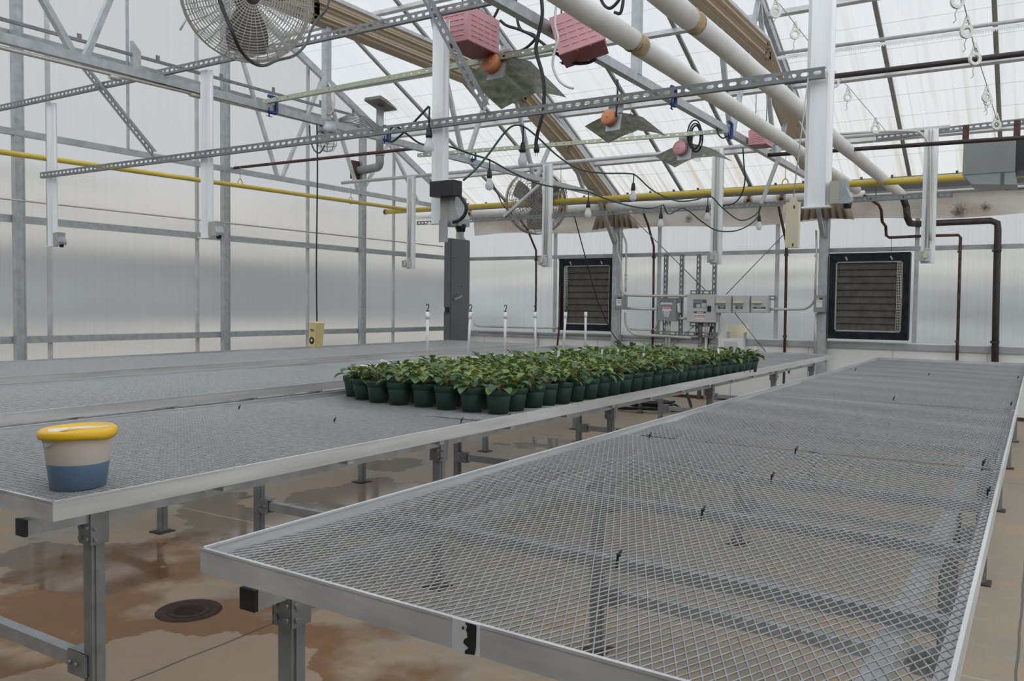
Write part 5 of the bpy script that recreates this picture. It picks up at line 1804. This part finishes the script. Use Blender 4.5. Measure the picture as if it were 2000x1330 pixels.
# small disconnects on the posts
t, *_r_, f = wallbox(1200, 577, 1221, 604, .10, 'safety_switch', 'boxdk', 'small grey switch box on the post right of the left louver', 'switch', y=13.40)
lbl(t, f, 1206.5, 580.5, 1213.5, 583.5, 'black'); l = lbl(t, f, 1203.5, 584, 1213.5, 597, 'white'); textline(l, f, 1205, 586, 1212, 588, 'grey', 50, 4); textline(l, f, 1205, 590, 1212, 592, 'grey', 51, 4)
t, *_r_, f = wallbox(1589, 576.5, 1613, 610, .10, 'safety_switch', 'boxdk', 'small grey switch box on the post left of the right louver', 'switch', y=13.40)
lbl(t, f, 1595, 581.5, 1600, 585, 'lid'); lbl(t, f, 1600, 581.5, 1607, 585, 'black'); l = lbl(t, f, 1594, 586, 1606, 600, 'white'); textline(l, f, 1595.5, 588, 1604, 590, 'grey', 52, 4)
t, x0, x1, z0, z1, f = wallbox(1402, 662, 1451, 690, .14, 'junction_box', 'white', 'white wall box low on the wall behind the plants', 'box')
lbl(t, f, 1414, 668, 1441, 686, 'boxgrey', 'cover')
for u in (1421, 1454):
    MB().box((P(u, 660).x, YP - .05, P(1420, 662).z), (P(u + 5, 660).x, YP, P(1420, 648).z)).build('mount', 'plate', t)

# strut frame behind the panels
for u, l in ((1297, 'slotted wall strut at the left of the disconnect switch'), (1328, 'slotted wall strut between the switch and the main panel'), (1361, 'slotted wall strut above the left of the main panel'), (1392, 'slotted wall strut above the right of the main panel')):
    a, b = P(u, 655), P(u, 497)
    tag(slotted(MB(), (a.x, YP - .0, a.z), (a.x, YP - .0, b.z), (0, -1, 0), h=.06, d=.06, pitch=.09, sl=.05, sh=.02).build('wall_strut', 'strut'), l, 'strut')
for (u0, u1, v, l) in ((1348, 1399, 571, 'short slotted rail above the main panel'), (1347, 1398, 633, 'short slotted rail under the main panel'), (1278, 1400, 650, 'long slotted rail low behind the panels'), (1500, 1514, 581.5, 'short slotted rail end right of the timer boxes')):
    a, b = P(u0, v, YP - .06), P(u1, v, YP - .06)
    tag(slotted(MB(), (a.x, YP - .06, a.z), (b.x, YP - .06, a.z), (0, -1, 0), h=.07, d=.05, pitch=.11, sl=.075, sh=.03).build('slotted_rail', 'strut'), l, 'rail')


def run(pts, r, m, label, name='conduit', y=YP - .02, n=1, clamps=()):
    q = [P(p[0], p[1], p[2] if len(p) > 2 else y) for p in pts]
    mb = MB().tube(curve(q, n) if n > 1 else q, r, 8)
    for (u, v) in clamps:
        c = P(u, v, y)
        mb.cbox((c.x, y, c.z), (r * 2.4, r * 2.6, .03))
    return tag(mb.build(name, m), label, 'pipe' if 'pipe' in name else 'conduit')


run([(1203, 455), (1206, 470), (1206, 492), (1212, 510), (1213, 520), (1213, 548), (1213, 562), (1218, 573), (1232, 577), (1280, 578), (1341, 578)], .022, 'conduit', 'bent conduit from the left louver post into the main panel', y=13.36, n=4)
run([(1215, 455), (1223, 475), (1223, 500), (1222.5, 535), (1222, 570)], .018, 'conduit', 'straight conduit down the right side of the left post', y=13.36, n=3, clamps=((1222.5, 537), (1222.5, 545)))
run([(1221, 602), (1240, 603), (1284, 604)], .022, 'conduit', 'level conduit from the post switch box to the disconnect switch', y=13.4)
run([(1221, 610), (1222, 630), (1230, 646), (1246, 654), (1290, 656), (1350, 660)], .022, 'conduit', 'curved conduit low beside the left post', y=13.40, n=4)
run([(1225, 643), (1268, 644), (1280, 640), (1284, 626)], .018, 'conduit', 'short bent conduit below the disconnect switch', n=4)
run([(1322, 622), (1341, 622)], .025, 'conduit', 'short pipe stub joining the switch to the main panel', y=YP - .08)
run([(1502, 604), (1560, 604), (1575, 602), (1586, 594), (1590, 586)], .020, 'conduit', 'level conduit from the timer boxes to the right switch box', y=YP - .05, n=4)
run([(1594, 450), (1595, 500), (1593, 545), (1592, 576)], .016, 'conduit', 'thin conduit down the left side of the right post', y=13.38, clamps=((1593.5, 500), (1592.5, 560)))
run([(1594, 612), (1592, 650), (1591, 692)], .016, 'conduit', 'thin conduit below the right switch box', y=13.38)
run([(926, 632), (932, 636), (945, 637.5), (1000, 639), (1095, 641)], .018, 'conduit', 'pale conduit along the sill left of the left louver', n=3)
run([(935, 649), (1000, 651.5), (1080, 654), (1205, 658), (1290, 661), (1390, 663)], .018, 'boxdk', 'dark grey conduit along the white base panel', y=YB - .04, clamps=((965, 650), (1077, 654), (1270, 660)))
for u, l, m, r in ((1302, 'left one of two pale conduits below the switch', 'conduit', .022), (1308, 'right one of two pale conduits below the switch', 'conduit', .022), (1368.5, 'thick worn conduit running down from the main panel', 'motor', .036), (1380, 'pale conduit beside the thick worn one', 'conduit', .028)):
    a = P(u, 628, YP - .06)
    run([(u, 628), (u - 1, 660)], r, m, l, y=YP - .06)
    o = bpy.data.objects[-1] if False else None
    tag(MB().cyl((a.x, YP - .06, 0), (a.x, YP - .06, P(u - 1, 659, YP - .06).z), r, 8).build('conduit', m), l.replace('running down', 'standing low').replace('conduits below', 'conduits standing low below').replace('pale conduit beside', 'low pale conduit beside'), 'conduit')
run([(1406, 611), (1406, 640), (1403, 652), (1396, 657), (1385, 659)], .022, 'conduit', 'conduit curving down from the first timer box', n=4)
run([(1389, 636), (1386, 652), (1381, 685)], .016, 'cable', 'black cable slanting down under the main panel', 'cable')

run([(1094, 560), (1092, 640), (1087, 692)], .018, 'rustiron', 'thin brown rod leaning at the left edge of the left louver', 'iron_pipe', y=YP - .15)
st_ = at(265, 140, X=-9.55)
tag(MB().hexa([(st_.x - .03, st_.y - .055, st_.z - .05), (st_.x + .03, st_.y - .055, st_.z - .05), (st_.x + .03, st_.y + .055, st_.z - .05), (st_.x - .03, st_.y + .055, st_.z - .05),
               (st_.x - .03, st_.y - .055, st_.z + .36), (st_.x + .03, st_.y - .055, st_.z + .36), (st_.x + .03, st_.y + .055, st_.z + .25), (st_.x - .03, st_.y + .055, st_.z + .25)]).build('bracket_stub', 'galv'), 'short galvanized stub with a slanted top on the upper left wall', 'bracket')
tag(MB().cyl(at(352, 58, X=-9.4), at(388, -8, X=-9.4), .016, 8).build('rod', 'bar'), 'short pale rod slanting down from the roof left of the basket fan', 'rod')
# brown gas drops on the back wall
run([(1012, 425, 12.7), (1030, 448, 13.2), (1047, 489), (1047, 560), (1045, 690)], .020, 'rustiron', 'thin brown pipe dropping right of the tall cabinet', 'iron_pipe', clamps=((1047, 508), (1045, 644)))
run([(1256, 414, 12.9), (1266, 440, 13.3), (1277, 481), (1276, 600), (1274, 690)], .020, 'rustiron', 'thin brown pipe dropping left of the disconnect switch', 'iron_pipe', clamps=((1277, 503), (1275, 648)))
run([(1521, 405, 12.9), (1536, 474), (1535, 560), (1532, 700)], .022, 'rustiron', 'thin brown pipe dropping behind the beige box', 'iron_pipe', clamps=((1536, 498), (1533, 657)))
run([(1687, 381, 12.8), (1716, 400, 12.9), (1721, 410, 13.0), (1723, 433, 13.2), (1730, 442), (1731, 460), (1737, 464), (1800, 461), (1872, 459), (1876, 464), (1874, 540), (1868, 745)], .021, 'rustiron', 'thin stepped brown pipe from the left white pipe to the wall', 'iron_pipe', clamps=((1874, 491), (1869, 667)))
pe = at(1762, 381, Z=3.15)
run([(1770, 402, pe.y), (1772, 425, pe.y), (1777, 436, pe.y + .1), (1790, 437.5), (1935, 431), (1948, 436), (1949, 450), (1946, 560), (1942, 770)], .047, 'iron', 'thick black pipe from the right white pipe down the wall', 'iron_pipe', clamps=((1947, 489.5), (1943, 668)))
mb = MB().cyl((pe.x, pe.y, 3.15), P(1770, 404, pe.y), .047, 10)
tag(mb.build('pipe_elbow', 'iron'), 'black elbow at the end of the right white pipe', 'pipe')
tag(MB().cyl(P(1741, 464), P(1741, 492), .004, 5).build('hanger_rod', 'wire'), 'thin rod holding the stepped brown pipe above the right louver', 'rod')
tag(MB().tube([P(1229, 419, 13.0), P(1380, 569, YP)], .008, 5).tube([P(1435, 611), P(1498, 690)], .008, 5).build('brace_cable', 'wire'), 'thin cross brace wire sloping down right behind the panels', 'wire')
tag(MB().tube([P(1540, 448), P(1418, 575)], .008, 5).tube([P(1355, 637), P(1303, 684)], .008, 5).build('brace_cable', 'wire'), 'thin cross brace wire sloping down left behind the panels', 'wire')
cab([(958, 350, 6.0), (975, 385, 8), (982, 400, 10), (1000, 418, 10)], .008, 'cable', 'thin black wire from a bulb to the far channel')
cab([(1122, 423, 10), (1140, 490, 10.5), (1165, 580, 11), (1190, 640, 11.5), (1208, 668, 11.6)], .008, 'cable', 'long thin black wire slanting across the left louver')
for u in (1711, 1764):
    tag(MB().cyl(P(u, 362 + (u == 1764) * 4, 12.9), P(u, 388, 12.9), .006, 5).build('hanger_rod', 'rustiron'), f'short rusty rod {"left" if u < 1750 else "right"} of two between the white pipe ends', 'rod')

# things behind the bench: hose, tap, hand sprayer, probe
ho = MB()
hc = at(1260, 797, Z=.03)
hc = Vector((hc.x, min(hc.y, 11.6), .02))
pts = []
for k in range(90):
    a = k * .35
    r = .42 + .10 * math.sin(k * .23)
    pts.append((hc.x + r * math.cos(a), hc.y + r * .8 * math.sin(a), .02 + .0016 * k + .01 * math.sin(k)))
ho.tube(pts, .016, 6)
tag(ho.build('garden_hose', 'hose'), 'coiled black hose on the floor under the plant bench', 'hose')
hs = [Vector((hc.x + .30, hc.y + .1, .03)), Vector((hc.x + .62, hc.y + .2, .02)), Vector((hc.x + .50, hc.y + .35, .30)), Vector((hc.x + .42, hc.y + .5, .62))]
tag(MB().tube(curve(hs, 6), .022, 8).build('hose_end', 'hose'), 'thick black hose end rising from the coil', 'hose')
tp_ = P(1531, 740, 13.35)
t = thing('water_tap', 'small metal tap on a pipe behind the bench end', 'tap', (tp_.x, 13.35, 0))
MB().cyl((tp_.x, 13.35, 0), (tp_.x, 13.35, .62), .02, 8).build('pipe', 'iron', t)
MB().cyl((tp_.x, 13.35, .55), (tp_.x - .07, 13.25, .52), .018, 8).cyl((tp_.x - .07, 13.25, .52), (tp_.x - .07, 13.25, .45), .016, 8).build('spout', 'plate', t)
MB().lathe([(.0001, 0), (.045, .0), (.045, .015), (.0001, .015)], 10, (tp_.x + .08, 13.3, .56), (1, 0, 0)).build('valve_handle', 'blue', t)
sp_ = at(1205, 668, Y=9.3)
t = thing('hand_sprayer', 'black hose sprayer head poking up behind the plants', 'sprayer', sp_)
MB().tube([at(1204, 671, Y=9.3), at(1207, 668, Y=9.3), at(1214, 675, Y=9.3), at(1226, 682, Y=9.25), at(1240, 694, Y=9.2)], [.022, .03, .022, .03, .02], 10).build('body', 'black', t)
MB().lathe([(.0001, 0), (.035, 0), (.038, -.03), (.02, -.04)], 10, at(1203, 673, Y=9.3), (-.5, 0, -.7)).build('nozzle', 'black', t)
sp2 = at(1233, 675, Y=9.4)
t = thing('hose_valve', 'short black hose valve standing up behind the plants', 'valve', sp2)
hv0 = at(1235, 690, Y=9.4)
MB().tube([at(1233, 668, Y=9.4), hv0, (hv0.x, hv0.y, ZM)], .022, 10).build('body', 'black', t)
MB().cyl(at(1236, 674, Y=9.4), at(1241, 671, Y=9.4), .014, 8).build('lever', 'black', t)
